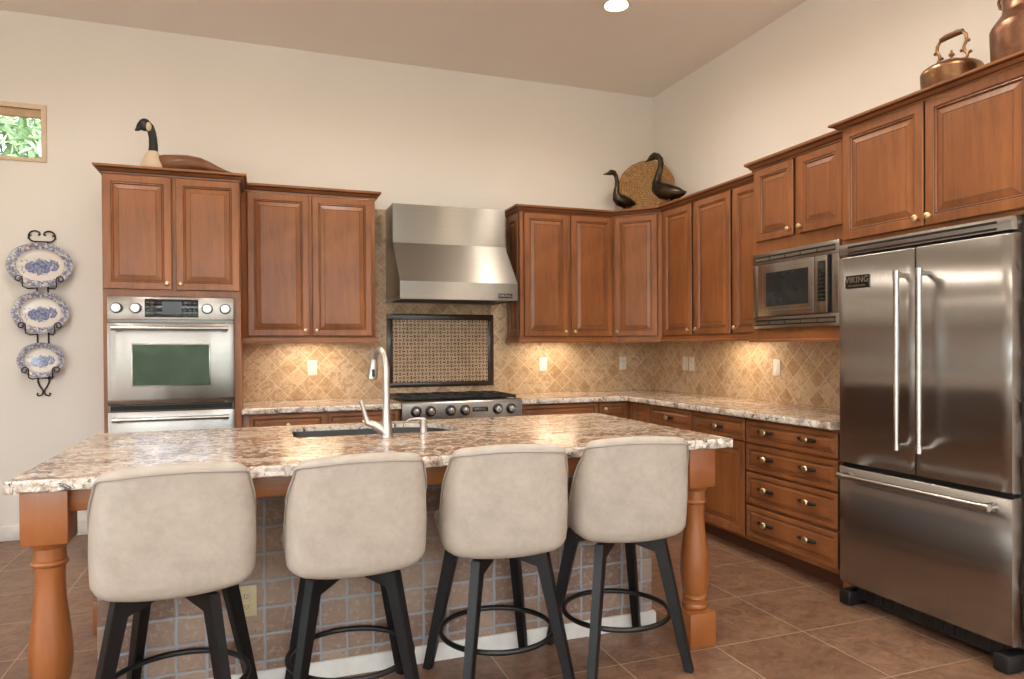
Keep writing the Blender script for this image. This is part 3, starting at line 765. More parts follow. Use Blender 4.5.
# ------------------------------------------------------------------ stone worktops
def slab(name, outline, z0, z1, mats, hole=None, rough_edges=None, jag=.006, step=.014):
    """polished slab with a chiselled irregular edge"""
    b = MB(); bm = b.bm; n = len(outline)
    area2 = sum(outline[i][0] * outline[(i + 1) % n][1] - outline[(i + 1) % n][0] * outline[i][1] for i in range(n))
    if area2 < 0: outline = outline[::-1]
    pts = []
    for i in range(n):
        a, c = Vector(outline[i]), Vector(outline[(i + 1) % n]); L = (c - a).length; k = max(1, int(L / step)); d = (c - a).normalized(); o = Vector((d.y, -d.x))
        rough = rough_edges is None or any((a - Vector(p)).length < 1e-4 and (c - Vector(q)).length < 1e-4 or (a - Vector(q)).length < 1e-4 and (c - Vector(p)).length < 1e-4 for p, q in rough_edges)
        for j in range(k): pts.append((a + d * (L * j / k), o if j else o, rough and j > 0))
    T = z1 - z0
    levels = [(z1, -.006, .35), (z1 - T * .16, -.001, .9), (z1 - T * .5, 0, 1), (z1 - T * .85, -.001, 1), (z0, -.008, .7)]
    rows = []
    for z, off, amt in levels:
        rows.append([bm.verts.new((*(p + o * ((off + (rnd.uniform(-jag, jag * .5) if r else 0) * amt) if r else 0)), z + (rnd.uniform(-.0015, .0015) if r and z0 < z < z1 else 0))) for p, o, r in pts])
    N = len(pts)
    for i in range(len(levels) - 1):
        for j in range(N):
            f = bm.faces.new((rows[i][j], rows[i + 1][j], rows[i + 1][(j + 1) % N], rows[i][(j + 1) % N])); f.material_index = 1
    for ri, z in ((0, z1), (-1, z0)):
        es = [bm.edges.get((rows[ri][j], rows[ri][(j + 1) % N])) for j in range(N)]
        if hole:
            hv = [bm.verts.new((*p, z)) for p in hole]; K = len(hv)
            es += [bm.edges.new((hv[j], hv[(j + 1) % K])) for j in range(K)]
            if ri == 0: hv0 = hv
        r = bmesh.ops.triangle_fill(bm, edges=es, use_beauty=True)
    if hole:
        for j in range(K):
            f = bm.faces.new((hv0[j], hv0[(j + 1) % K], hv[(j + 1) % K], hv[j])); f.material_index = 1
    return b.build(name, mats, sharp=25)
CT0, CT1 = .8735, .914
tag(slab('worktop', [(-3.619, -.003), (-3.619, -.678), (-2.537, -.678), (-2.537, -.003)], CT0, CT1, ['granite', 'graniteedge'], rough_edges=[((-3.619, -.678), (-2.537, -.678))]),
    'short granite worktop left of the rangetop', 'countertop')
tag(slab('worktop', [(-1.604, -.003), (-1.604, -.678), (-.69, -.678), (-.69, -2.858), (-.003, -2.858), (-.003, -.003)], CT0, CT1, ['granite', 'graniteedge'], rough_edges=[((-1.604, -.678), (-.69, -.678)), ((-.69, -.678), (-.69, -2.858))]),
    'L-shaped granite worktop running round the corner to the refrigerator', 'countertop')

# ------------------------------------------------------------------ backsplash, mosaic, outlets
b = MB(); b.box(-3.617, -2.662, -.009, -.0005, .9145, 1.391); b.box(-2.662, -1.4705, -.009, -.0005, .9145, 2.449); b.box(-1.4705, -.0095, -.009, -.0005, .9145, 1.391)
tag(b.build('tile_backsplash', 'trav_b'), 'tan travertine backsplash laid diagonally along the back wall', 'backsplash')
b = MB(); b.box(-.009, -.0005, -2.858, -.0005, .9145, 1.384)
tag(b.build('tile_backsplash', 'trav_r'), 'tan travertine backsplash laid diagonally along the right wall', 'backsplash')
mo = thing('mosaic_panel', 'basketweave mosaic panel in a dark marble frame above the rangetop', 'tile panel', (-2.523, -.0095, .993))
MW_, MH_ = .92, .607
b = MB()
for x0, x1, z0, z1 in ((0, MW_, 0, .042), (0, MW_, MH_ - .050, MH_), (0, .05, .042, MH_ - .05), (MW_ - .052, MW_, .042, MH_ - .05)): b.box(x0, x1, -.016, 0, z0, z1, .005)
b.build('frame', 'marble', mo)
b = MB(); b.box(.05, MW_ - .052, -.006, 0, .042, MH_ - .05); b.build('mosaic', 'weave', mo)

def outlet(label, loc, rz, name='electrical_outlet', mat='outlet', switch=False, w=.072, h=.118):
    t_ = thing(name, label, 'switch' if switch else 'outlet', loc, rz)
    b = MB(); b.box(-w / 2, w / 2, -.006, 0, -h / 2, h / 2, .002); b.build('cover_plate', mat, t_)
    b = MB()
    if switch: b.box(-.017, .017, -.009, -.0062, -.033, .033, .002)
    else:
        for s in (-1, 1):
            b.box(-.016, .016, -.0085, -.0062, s * .021 - .015, s * .021 + .015, .004)
            for x in (-.006, .006): b.box(x - .001, x + .001, -.0088, -.0084, s * .021 - .002, s * .021 + .008, mi=1)
            b.lathe([(.002, .0085), (.002, .0089)], 8, Matrix.Translation((0, 0, s * .021 - .008)) @ FRONT, 1)
    b.build('rocker' if switch else 'receptacle', [mat, 'slot'], t_)
    return t_
outlet('white outlet on the backsplash left of the faucet below the two-door cabinet', (-3.109, -.0095, 1.166), 0)
outlet('white outlet on the backsplash right of the rangetop', (-1.136, -.0095, 1.166), 0)
outlet('white outlet on the back wall tile beneath the corner cabinet', (-.341, -.0095, 1.166), 0)
outlet('white switch nearest the corner of the pair on the right wall', (-.0095, -.527, 1.170), RR, 'light_switch', switch=True)
outlet('white outlet beside the switch on the right wall tile', (-.0095, -.624, 1.166), RR)
outlet('white switch on the right wall tile below the microwave', (-.0095, -1.670, 1.163), RR, 'light_switch', switch=True)

# under-cabinet lights
def undercab(label, loc, rz, w, watts):
    t_ = thing('undercabinet_light', label, 'light', loc, rz)
    b = MB(); b.box(-w / 2, w / 2, -.03, .03, -.018, -.0005, .003); b.build('housing', 'white', t_)
    b = MB(); b.box(-w / 2 + .01, w / 2 - .01, -.022, .022, -.0205, -.0185); b.build('lens', 'puck', t_)
    area('undercabinet_lamp', (0, 0, -.022), (w - .03, .04), watts, (1, .82, .58), parent=t_)
UW = 2.1
undercab('slim light under the cabinet left of the hood', (-3.13, -.20, 1.3915), 0, .45, UW)
undercab('slim light under the cabinet right of the hood', (-1.10, -.20, 1.3915), 0, .40, UW)
undercab('slim light under the three-door cabinet on the right wall', (-.20, -1.42, 1.3915), RR, .40, UW)

# ------------------------------------------------------------------ range hood
hd = thing('range_hood', 'stainless steel range hood with sloped canopy above the rangetop', 'range hood', (-2.525, -.0095, 0))
HW = .925
def yz_prism(b, poly, x0, x1, mi=0):
    n = len(poly); b.faces([(x0, y, z) for y, z in poly] + [(x1, y, z) for y, z in poly], [tuple(range(n)), tuple(range(n, 2 * n))[::-1]] + [(i, n + i, n + (i + 1) % n, (i + 1) % n) for i in range(n)], mi)
b = MB(); yz_prism(b, [(0, 2.441), (-.315, 2.441), (-.315, 2.139), (0, 2.139)], .002, HW - .002); b.build('duct_cover', 'steelh', hd, sharp=20)
b = MB(); yz_prism(b, [(0, 2.1375), (-.317, 2.1375), (-.600, 1.815), (-.600, 1.683), (-.585, 1.683), (-.585, 1.715), (-.01, 1.715), (-.01, 1.683), (0, 1.683)], 0, HW); cn = b.build('canopy', 'steelh', hd, sharp=20)
b = MB(); b.box(.02, HW - .02, -.584, -.012, 1.690, 1.713)
for k in range(30): b.box(.05 + k * .0275, .062 + k * .0275, -.55, -.08, 1.684, 1.6905)
b.build('baffle_filter', 'steeld', cn)
for x in (0.002, HW - .012):
    b = MB(); b.box(x, x + .010, -.598, -.001, 1.682, 1.714); b.build('side_lip', 'steel', cn)
b = MB(); b.box(HW - .160, HW - .045, -.6035, -.6005, 1.700, 1.736, .001); bd = b.build('badge', 'badge', cn)
lettering('VIKING', .030, bd, (HW - .1025, -.604, 1.718))

# ------------------------------------------------------------------ rangetop
rt = thing('rangetop', 'stainless gas rangetop with six steel knobs set between worktops', 'cooktop', (-2.534, 0, 0))
RW = .926
b = MB(); b.box(.002, RW - .002, -.655, -.012, .772, .918, .002); b.build('body', 'steel', rt)
b = MB(); yz_prism(b, [(-.656, .925), (-.700, .925), (-.713, .918), (-.716, .905), (-.706, .785), (-.656, .78)], 0, RW); fp = b.build('control_panel', 'steel', rt, sharp=50)
for x in (.101, .208, .360, .471, .728, .837):
    b = MB(); b.lathe([(.040, 0), (.040, .004), (.034, .006), (.033, .010), (.028, .013), (.026, .034), (.022, .040), (.0, .041)], 26, FRONT, mis=[1, 1, 1, 1, 0, 0, 0, 0], cap=False)
    b.box(-.006, .006, -.044, -.036, -.024, .024, .002, 0)
    b.build('knob', ['steelp', 'black'], fp, (x, -.7125, .853))
b = MB(); b.box(.530, .650, -.7165, -.712, .838, .872, .001); bd = b.build('badge', 'badge', fp); lettering('VIKING', .028, bd, (.59, -.7172, .855))
b = MB(); b.box(.02, RW - .02, -.64, -.05, .9185, .922); b.build('burner_tray', 'blackgloss', rt)
for k in range(3):
    gx = .018 + k * .298
    b = MB()
    for x in (gx, gx + .14, gx + .28): b.box(x, x + .014, -.63, -.07, .930, .952, .003)
    for y in (-.63, -.49, -.355, -.215, -.084): b.box(gx, gx + .294, y, y + .014, .932, .950, .003)
    for cx, cy in ((gx + .147, -.42), (gx + .147, -.15)):
        for a in range(4):
            q = Matrix.Translation((cx, cy, .942)) @ Matrix.Rotation(a * PI / 2 + PI / 4, 4, 'Z'); b.box(.03, .12, -.006, .006, -.008, .012, .002, mat=q)
    for x in (gx + .002, gx + .28):
        for y in (-.625, -.08): b.box(x, x + .012, y, y + .012, .9225, .934)
    b.build('grate', 'iron', rt)
    for cy in (-.49, -.215):
        b = MB(); b.lathe([(.045, .9222), (.045, .930), (.030, .934), (.028, .938), (.001, .939)], 20, Matrix.Translation((gx + .147, cy, 0)), cap=False); b.build('burner', 'iron', rt)

# ------------------------------------------------------------------ island
isl = thing('kitchen_island', 'kitchen island clad in tumbled stone tile with turned cherry legs', 'island', (-2.91, -2.5, 0))
def I(x, y): return (x + 2.91, y + 2.5)
bx0, bx1, by0, by1 = -4.070, -1.77, -2.852, -1.95
X0, Y0 = I(bx0, by0); X1, Y1 = I(bx1, by1)
b = MB(); b.box(X0, X1, Y0, Y0 + .06, .0, .8725); b.box(X0, X0 + .06, Y0 + .06, Y1, 0, .8725); b.box(X1 - .06, X1, Y0 + .06, Y1, 0, .8725)
b.build('tiled_base', 'tumbled', isl)
b = MB(); b.box(X0 + .06, X1 - .06, Y1 - .02, Y1, .1, .8725); b.box(X0 + .06, X1 - .06, Y1 - .08, Y1 - .06, 0, .1); b.build('back_panel', 'woodz', isl)
for k in range(4):
    wd = (X1 - X0 - .14) / 4; d = door_panel('door', wd - .01, .73, isl, (X0 + .07 + (k + 1) * wd, Y1 + .0005, .12), PI); add_knob(d, .03 if k % 2 else wd - .04, .68)
b = MB(); b.sweep([(X0, Y1), (X0, Y0), (X1, Y0), (X1, Y1)], [(.0005, 0), (.014, 0), (.014, .062), (.008, .070), (.0005, .070)]); b.build('baseboard', 'white', isl)
# apron rails
lx0, lx1, ly0, ly1 = -4.222, -1.63, -3.155, -1.90
A = MB()
x0, y0 = I(lx0 + .02, ly0 + .03); x1, y1 = I(lx1 - .02, ly1 - .03)
A.box(x0 + .111, x1 - .111, y0, y0 + .03, .797, .8725, .002)
A.build('apron', 'woodx', isl)
A = MB(); A.box(x0, x0 + .03, y0 + .101, y1 - .101, .797, .8725, .002); A.build('apron', 'woodx', isl)
A = MB(); A.box(x1 - .03, x1, y0 + .101, y1 - .101, .797, .8725, .002); A.build('apron', 'woodx', isl)
LEGP = [(.060, .150), (.060, .154), (.052, .158), (.057, .165), (.0585, .174), (.055, .184), (.046, .190), (.046, .196), (.052, .202), (.055, .209), (.052, .216), (.048, .220), (.051, .232), (.058, .265), (.0625, .305), (.063, .335), (.060, .385), (.053, .450), (.046, .510), (.0425, .560), (.043, .600), (.045, .622), (.052, .627), (.054, .633), (.051, .640), (.046, .643), (.046, .680), (.049, .684), (.054, .690), (.058, .696), (.062, .702)]
for lx, ly in ((lx0, ly0), (lx1 - .131, ly0), (lx0 - .022, ly1 - .131), (lx1 - .131, ly1 - .131)):
    p, q = I(lx, ly)
    b = MB(); b.box(p, p + .131, q, q + .131, .701, .8725, .003); b.box(p, p + .131, q, q + .131, 0, .151, .003)
    b.lathe(LEGP, 32, Matrix.Translation((p + .0655, q + .0655, 0)))
    b.build('leg', 'legwood', isl, sharp=30)
# sink cut-out outline (front-left, clockwise seen from above)
HOLE = []
def arc(cx, cy, r, a0, a1, n=8):
    for k in range(n + 1):
        a = R(a0 + (a1 - a0) * k / n); HOLE.append((cx + r * math.cos(a), cy + r * math.sin(a)))
SX0, SX1, SY0, SY1 = -3.365, -2.585, -2.425, -1.995
arc(SX0 + .04, SY0 + .04, .04, 180, 270, 5); arc(SX1 - .02, SY0 + .02, .02, 270, 360, 4); arc(SX1 - .26, SY1 - .26, .26, 0, 90, 12); arc(SX0 + .04, SY1 - .04, .04, 90, 180, 5)
it = slab('island_worktop', [(-4.254, -3.185), (-1.562, -3.185), (-1.562, -1.872), (-4.254, -1.872)], CT0, CT1, ['granite', 'graniteedge'], hole=HOLE, jag=.009, step=.013)
tag(it, 'large granite island worktop with rough chiselled edge', 'countertop')
# sink
sk = thing('kitchen_sink', 'undermount steel sink basin cut into the island worktop', 'sink', (-2.97, -2.21, 0))
def hs(f, z): return [(( x + 2.975) * f + .005 - .01, (y + 2.21) * f, z) for x, y in HOLE]
b = MB(); vv = b.grid([hs(.996, .893), hs(.990, .893), hs(.988, .862), hs(.978, .72), hs(.955, .70), hs(.10, .695)], close_v=True); b.cap(vv[-1])
b.build('basin', 'steeld', sk)
b = MB(); b.lathe([(.0001, .6965), (.03, .6965), (.042, .700), (.045, .6975)], 24, cap=False); b.build('drain', 'steelp', sk)
# faucet
fc = thing('kitchen_faucet', 'tall brushed nickel gooseneck faucet with side lever behind the sink', 'faucet', (-2.968, -2.545, CT1 + .0005))
b = MB(); b.lathe([(.032, 0), (.032, .006), (.027, .014), (.0245, .03), (.023, .055), (.020, .095), (.017, .14), (.0150, .20)], 24)
pts = [(0, 0, .19), (0, 0, .26), (0, 0, .315)]
for k in range(11):
    a = PI - R(152) * k / 10; pts.append((-.026 * k / 10, .092 + .092 * math.cos(a), .318 + .080 * math.sin(a)))
b.tube(pts, [.0165] * 3 + [.0158] * 11, 16); b.build('body', 'nickel', fc)
e = Vector(pts[-1]); b = MB(); dn = Vector((-.10, .10, -1)).normalized()
b.tube([e + Vector((0, -.006, .012)), e, e + dn * .03, e + dn * .06, e + dn * .098, e + dn * .102], [.0155, .0165, .020, .023, .024, .019], 18)
q = e + dn * .07; b.box(q.x - .007, q.x + .007, q.y - .027, q.y - .018, q.z - .018, q.z + .018, .003, 1); b.build('spray_head', ['nickel', 'black'], fc)
b = MB(); b.tube([(-.012, 0, .022), (-.030, 0, .040), (-.056, 0, .057), (-.080, 0, .066), (-.093, 0, .070)], [.021, .020, .017, .0165, .013], 16)
b.tube([(-.082, 0, .066), (-.092, 0, .092), (-.104, 0, .135), (-.116, 0, .172)], [.0145, .0115, .010, .0115], 14); b.build('lever', 'nickel', fc)
# soap dispenser
sd = thing('soap_dispenser', 'short brushed nickel soap dispenser right of the faucet', 'soap dispenser', (-2.789, -2.51, CT1 + .0005))
b = MB(); b.lathe([(.024, 0), (.024, .004), (.017, .008), (.0155, .05), (.0165, .055), (.0165, .070), (.010, .074)], 20); b.build('body', 'nickel', sd)
b = MB(); b.tube([(.006, 0, .071), (-.03, .006, .073), (-.060, .012, .071), (-.074, .016, .063)], [.007, .006, .005, .004], 12); b.build('spout', 'nickel', sd)
outlet('almond outlet low on the tiled island base between the left stools', (-3.566, by0 - .0008, .347), 0, mat='almond', w=.074, h=.118)

# ------------------------------------------------------------------ bar stools
def plan_pts(n=49):
    """U-shaped shell outline from front-left round the back to front-right: (x, y, arc, nx, ny)"""
    hw, yb, yf, r = .236, -.232, .175, .065
    seq = [(-hw + .012, yf)]
    for k in range(1, 9): f = k / 8; seq.append((-hw + .012 * (1 - f), yf + (yb + r - yf) * f))
    for k in range(1, 10): a = PI + PI / 2 * k / 9; seq.append((-hw + r + r * math.cos(a), yb + r + r * math.sin(a)))
    for k in range(1, 7): f = k / 6; x = -(hw - r) * (1 - f); seq.append((x, yb - .010 * (1 - (x / (hw - r)) ** 2)))
    full = seq + [(-x, y) for x, y in reversed(seq[:-1])]
    return full
PLAN = plan_pts()
CEN = len(PLAN) // 2
def arc_len():
    L = [0.0]
    for i in range(1, len(PLAN)): L.append(L[-1] + math.dist(PLAN[i], PLAN[i - 1]))
    return [abs(v - L[CEN]) for v in L]
ARC = arc_len()
def shell_h(s):
    top = .972 - .010 * (min(s, .23) / .19) ** 2
    if s < .205: return top
    e = min(1, (s - .205) / .034); c = .026 * (1 - math.sqrt(max(0, 1 - e * e * .96)))
    f = min(1, max(0, (s - .228) / .12)); g = f * .8 + f * f * (3 - 2 * f) * .2
    return max(.640, top - c - (top - .026 - .675) * g - max(0, s - .35) * .12)
def pnorm(i):
    a = Vector(PLAN[max(0, i - 1)]); c = Vector(PLAN[min(len(PLAN) - 1, i + 1)]); d = (c - a).normalized(); return Vector((-d.y, d.x)) * -1
def shell_pt(i, z, off):
    x, y = PLAN[i]; n = pnorm(i); f = max(0, (z - .56) / .41)
    bw = max(0.0, 1 - abs(x) / .30) if y < 0 else 0
    back = max(0, -(y) / .232)
    sx = 1 - .085 * f * back; 
    return Vector((x * sx + n.x * off, y + n.y * off - .045 * f * back + .012 * (1 - f) * back, z))
def make_stool(label, loc, rz):
    t_ = thing('bar_stool', label, 'bar stool', loc, rz, 'bar stools along the island')
    top, foot, zt = .145, .232, .533
    for k in range(4):
        a = PI / 4 + k * PI / 2; d = Vector((math.cos(a), math.sin(a), 0)); tq = Vector((-d.y, d.x, 0))
        rt_, rf = top * 1.414 - .02, foot * 1.414 - .02
        b = MB(); rows = []
        for rr, z, wr, wt in ((rf, 0.001, .017, .0165), (rt_, zt - .0005, .027, .0185)):
            c = d * rr + Vector((0, 0, z)); rows.append([c + d * u * wr + tq * v * wt for u, v in ((-1, -1), (1, -1), (1, 1), (-1, 1))])
        vv = b.grid(rows, close_v=True); b.cap(vv[0]); b.cap(vv[-1])
        bmesh.ops.bevel(b.bm, geom=list(b.bm.edges), offset=.0025, segments=2, affect='EDGES')
        b.build('leg', 'black', t_)
    b = MB()
    for k in range(4):
        q = Matrix.Rotation(PI / 4 + k * PI / 2, 4, 'Z')
        vs = [(0, -.0175, .519), (.178, -.0175, .474), (.178, .0175, .474), (0, .0175, .519), (0, -.0175, .5325), (.178, -.0175, .5325), (.178, .0175, .5325), (0, .0175, .5325)]
        b.faces([q @ Vector(p) for p in vs], [(3, 2, 1, 0), (4, 5, 6, 7), (0, 1, 5, 4), (1, 2, 6, 5), (2, 3, 7, 6)])
    b.build('cross_frame', 'black', t_)
    b = MB(); b.ring((0, 0, .205), .222, .0105, 56, 10); b.build('footrest_ring', 'ring', t_)
    b = MB(); b.lathe([(.09, .533), (.09, .545), (.06, .5455)], 24); b.build('swivel_plate', 'black', t_)
    # upholstered shell
    b = MB(); n = len(PLAN); zb = .552; cols = []
    for i in range(n):
        h = shell_h(ARC[i]); col = []; zb = .546 + .030 * min(1, ARC[i] / .25) ** 2.4
        for z, o in ((zb - .004, -.040), (zb - .001, -.022), (zb + .008, -.008), (zb + .024, .001), (zb + .05, .004)): col.append(shell_pt(i, z, o))
        for k in range(1, 9):
            z = zb + .05 + (h - .02 - zb - .05) * k / 8; f = k / 8; col.append(shell_pt(i, z, .004 + .004 * math.sin(PI * f)))
        for z, o in ((h - .008, .002), (h - .001, -.008), (h, -.022), (h - .004, -.036), (h - .016, -.044)): col.append(shell_pt(i, z, o))
        for k in range(1, 6): col.append(shell_pt(i, h - .016 - (h - .016 - .60) * k / 5, -.046))
        cols.append(col)
    vv = b.grid(cols); b.cap(vv[0]); b.cap(list(reversed(vv[-1])))
    loop = [vv[i][0] for i in range(n)]; b.cap(loop); 
    b.cap(list(reversed([vv[i][-1] for i in range(n)])))
    sh_ = b.build('backrest_shell', 'leather', t_, sharp=60)
    b = MB(); b.tube([shell_pt(i, shell_h(ARC[i]) - .020 - .004, .0075) for i in range(3, n - 3)], .0042, 8); b.build('piping', 'piping', sh_)
    b = MB(); rows = []
    for z, s in ((.560, .90), (.568, .955), (.60, .975), (.645, .975), (.664, .955), (.674, .90), (.678, .80)):
        row = []
        for k in range(40):
            a = 2 * PI * k / 40; ex = .45
            cx = math.copysign(abs(math.cos(a)) ** ex, math.cos(a)); cy = math.copysign(abs(math.sin(a)) ** ex, math.sin(a))
            row.append((cx * .190 * s, .028 + cy * .205 * s, z))
        rows.append(row)
    vv = b.grid(rows, close_v=True); b.cap(vv[0]); b.cap(vv[-1]); b.build('seat_cushion', 'leather', t_, sharp=60)
    return t_
SWIVEL = {'backrest_shell', 'seat_cushion', 'swivel_plate'}
def swivel(root, a):
    for c in root.children:
        if c.name.split('.')[0] in SWIVEL: c.rotation_euler = (0, 0, a)
STOOLS = [('beige leather swivel bar stool beside the left turned leg', (-3.780, -3.13), -8, 13), ('beige leather swivel bar stool in front of the sink and faucet', (-3.205, -3.13), -2, 4),
          ('beige leather swivel bar stool second from the right, before the rangetop', (-2.635, -3.115), 4.5, -12), ('beige leather swivel bar stool beside the right turned leg', (-2.096, -3.10), -1.5, -7)]
st0 = None
for lab, (x, y), rz, sw in STOOLS:
    if st0 is None: st = st0 = make_stool(lab, (x, y, 0), R(rz))
    else: st = dup(st0, (x, y, 0), R(rz), lab)
    swivel(st, R(sw))

# ------------------------------------------------------------------ decor on the cabinets
# carved goose on the oven tower
TG = 2.4945
gs = thing('goose_decoy', 'carved wooden goose decoy with black neck on the oven tower', 'decoy', (-4.0, -.42, TG + .002))
def gp_(x, z): return (x + 4.0, 0, z - TG)
b = MB(); b.tube([gp_(-4.17, 2.555), gp_(-4.14, 2.566), gp_(-4.09, 2.572), gp_(-4.02, 2.577), gp_(-3.95, 2.582), gp_(-3.88, 2.580), gp_(-3.82, 2.570), gp_(-3.76, 2.560), gp_(-3.71, 2.556), gp_(-3.665, 2.553)],
               [(.062, .03), (.070, .05), (.074, .075), (.073, .095), (.070, .105), (.062, .095), (.048, .078), (.030, .05), (.014, .03), (.003, .012)], 24, up=(0, 0, 1)); b.build('body', 'goosebrown', gs, sharp=60)
b = MB(); b.tube([gp_(-4.172, 2.498), gp_(-4.172, 2.52), gp_(-4.170, 2.56), gp_(-4.172, 2.60), gp_(-4.172, 2.635), gp_(-4.172, 2.662)], [(.072, .085), (.084, .098), (.078, .096), (.064, .072), (.047, .046), (.030, .028)], 22, up=(1, 0, 0)); b.build('breast', 'goosecream', gs, sharp=60)
b = MB(); b.tube([gp_(-4.172, 2.645), gp_(-4.169, 2.70), gp_(-4.171, 2.75), gp_(-4.179, 2.795), gp_(-4.192, 2.825), gp_(-4.205, 2.838)], [.031, .028, .026, .026, .029, .030], 20, flat=.9, up=(1, 0, 0))
hc = gp_(-4.220, 2.838); b.sphere(hc, (.040, .031, .043), 20)
b.tube([gp_(-4.235, 2.836), gp_(-4.252, 2.818), gp_(-4.266, 2.803), gp_(-4.280, 2.794)], [(.030, .024), (.024, .018), (.013, .012), (.004, .006)], 16, up=(1, 0, 0)); b.build('neck_and_head', 'gooseblack', gs, sharp=60)
b = MB()
for s in (-1, 1): b.sphere((gp_(-4.194, 0)[0], s * .024, 2.822 - TG), (.018, .012, .030), 14)
b.build('cheek_patch', 'goosecream', gs)
# two bronze geese
def bronze_goose(label, p0, d, neck, body):
    t_ = thing('bronze_goose', label, 'figurine', (p0[0], p0[1], 2.4945), 0)
    def P3(s, z): return (d[0] * s, d[1] * s, z - 2.4945)
    up = (-d[1], d[0], 0)
    b = MB(); pts = body + neck
    b.tube([P3(s, z) for s, z, r in pts], [tuple(q * 1.15 for q in r) if isinstance(r, tuple) else r * 1.15 for s, z, r in pts], 18, up=up); 
    b.build('body', 'bronze', t_, sharp=60)
    bs = sum(s for s, z, r in body[2:5]) / 3; bz = min(z for s, z, r in body[2:5]) - .03
    b = MB()
    for q in (-.022, .022):
        c = Vector(P3(bs, 0)) + Vector(up) * q
        b.tube([(c.x, c.y, bz - 2.4945), (c.x, c.y, .012)], [.009, .007], 8); b.box(c.x - .020, c.x + .020, c.y - .018, c.y + .018, .0, .012, .004)
    b.build('feet', 'bronze', t_)
    return t_
bronze_goose('smaller dark bronze goose figurine left of the woven tray', (-.482, -.26), (1, 0),
    [(-.045, 2.635, .040), (-.055, 2.675, .026), (-.048, 2.725, .018), (-.046, 2.775, .016), (-.056, 2.820, .016), (-.076, 2.848, .019), (-.104, 2.850, .021), (-.128, 2.838, .014), (-.150, 2.832, .008), (-.182, 2.826, .003)],
    [(.150, 2.585, .004), (.125, 2.587, (.018, .014)), (.085, 2.590, (.042, .034)), (.035, 2.596, (.052, .046)), (-.015, 2.612, (.050, .048))])
d_ = Vector((.35, -.94)).normalized()
bronze_goose('larger dark bronze goose figurine right of the woven tray', (-.33, -.45), (d_.x, d_.y),
    [(.105, 2.675, .052), (.092, 2.720, .036), (.105, 2.770, .026), (.124, 2.820, .023), (.138, 2.870, .022), (.132, 2.910, .021), (.105, 2.938, .024), (.070, 2.950, .029), (.035, 2.942, .022), (.005, 2.928, .012), (-.030, 2.918, .004)],
    [(.395, 2.588, .004), (.365, 2.586, (.022, .018)), (.315, 2.594, (.046, .040)), (.235, 2.610, (.064, .058)), (.160, 2.635, (.066, .062))])
# woven tray leaning in the corner
wt = MB(); rows = []
NR = 26
for i in range(NR + 1):
    r = max(.001, .250 * i / NR); dish = -.030 * (i / NR) ** 2.5 + .003 * math.sin(i * PI)
    rows.append([(r * math.cos(2 * PI * k / 72) * (1 + .012 * math.sin(7 * k) * (i == NR)), dish, r * math.sin(2 * PI * k / 72) * (1 + .012 * math.cos(5 * k) * (i == NR))) for k in range(72)])
for i in range(NR, -1, -1):
    r = max(.001, .250 * i / NR); rows.append([(r * math.cos(2 * PI * k / 72), .014 - .030 * (i / NR) ** 2.5 + .004, r * math.sin(2 * PI * k / 72)) for k in range(72)])
wt.grid(rows, close_v=True)
wo = wt.build('woven_tray', 'wicker', None, (-.205, -.205, 2.757), (R(-14), 0, R(-38)), sharp=60); tag(wo, 'round coiled wicker tray leaning in the corner behind the bronze geese', 'basket')
# brass kettle above the refrigerator
TOPG = 2.4875
kt = thing('brass_kettle', 'old brass kettle with wooden handle on the refrigerator cabinet', 'kettle', (-.38, -3.298, TOPG))
b = MB(); b.lathe([(.0001, 0), (.114, 0), (.121, .006), (.127, .06), (.132, .128), (.132, .140), (.127, .152), (.108, .166), (.080, .175), (.055, .179), (.054, .180)], 40, cap=False)
b.build('body', 'kettle', kt)
b = MB(); b.lathe([(.056, .1785), (.054, .186), (.040, .194), (.018, .200), (.007, .203), (.006, .212), (.013, .219), (.013, .226), (.007, .231), (.004, .245), (.0001, .247)], 24, cap=False); b.build('lid', 'kettle', kt)
b = MB(); b.tube([(.11, .0, .10), (.15, .0, .115), (.185, .0, .15), (.20, .0, .185)], [.026, .020, .014, .011], 14); b.build('spout', 'kettle', kt)
h1 = None
for s in (1, -1):
    hn = MB()
    ys = lambda q: s * q
    hn.tube([(0, ys(.068), .170), (0, ys(.082), .196), (0, ys(.066), .215), (0, ys(.062), .238), (0, ys(.076), .262), (0, ys(.074), .290), (0, ys(.055), .312)], [.011, .007, .008, .007, .008, .008, .007], 10)
    for yy, zz in ((.094, .202), (.050, .222), (.086, .258)): hn.sphere((0, ys(yy), zz), .008, 8)
    h1 = hn.build('handle_arm', 'kettle', kt)
b = MB(); b.tube([(0, .056, .312), (0, .03, .316), (0, -.03, .316), (0, -.056, .312)], [.012, .0145, .0145, .012], 14); b.build('grip', 'kettlewood', kt)
# copper jug
jg = thing('copper_jug', 'tall hammered copper jug at the right end of the refrigerator cabinet', 'jug', (-.38, -3.682, TOPG))
b = MB(); b.lathe([(.0001, 0), (.148, 0), (.152, .006), (.158, .05), (.161, .12), (.163, .16), (.164, .196), (.159, .208), (.143, .232), (.126, .254), (.119, .266), (.117, .31), (.128, .40), (.138, .455), (.142, .462), (.136, .462), (.125, .40), (.118, .30)], 44, cap=False); b.build('body', 'copper', jg)
b = MB()
b.tube([(0, .128, .385), (0, .150, .390), (0, .158, .365), (0, .150, .335), (0, .130, .325)], .007, 10)
b.build('ear_handle', 'copper', jg)

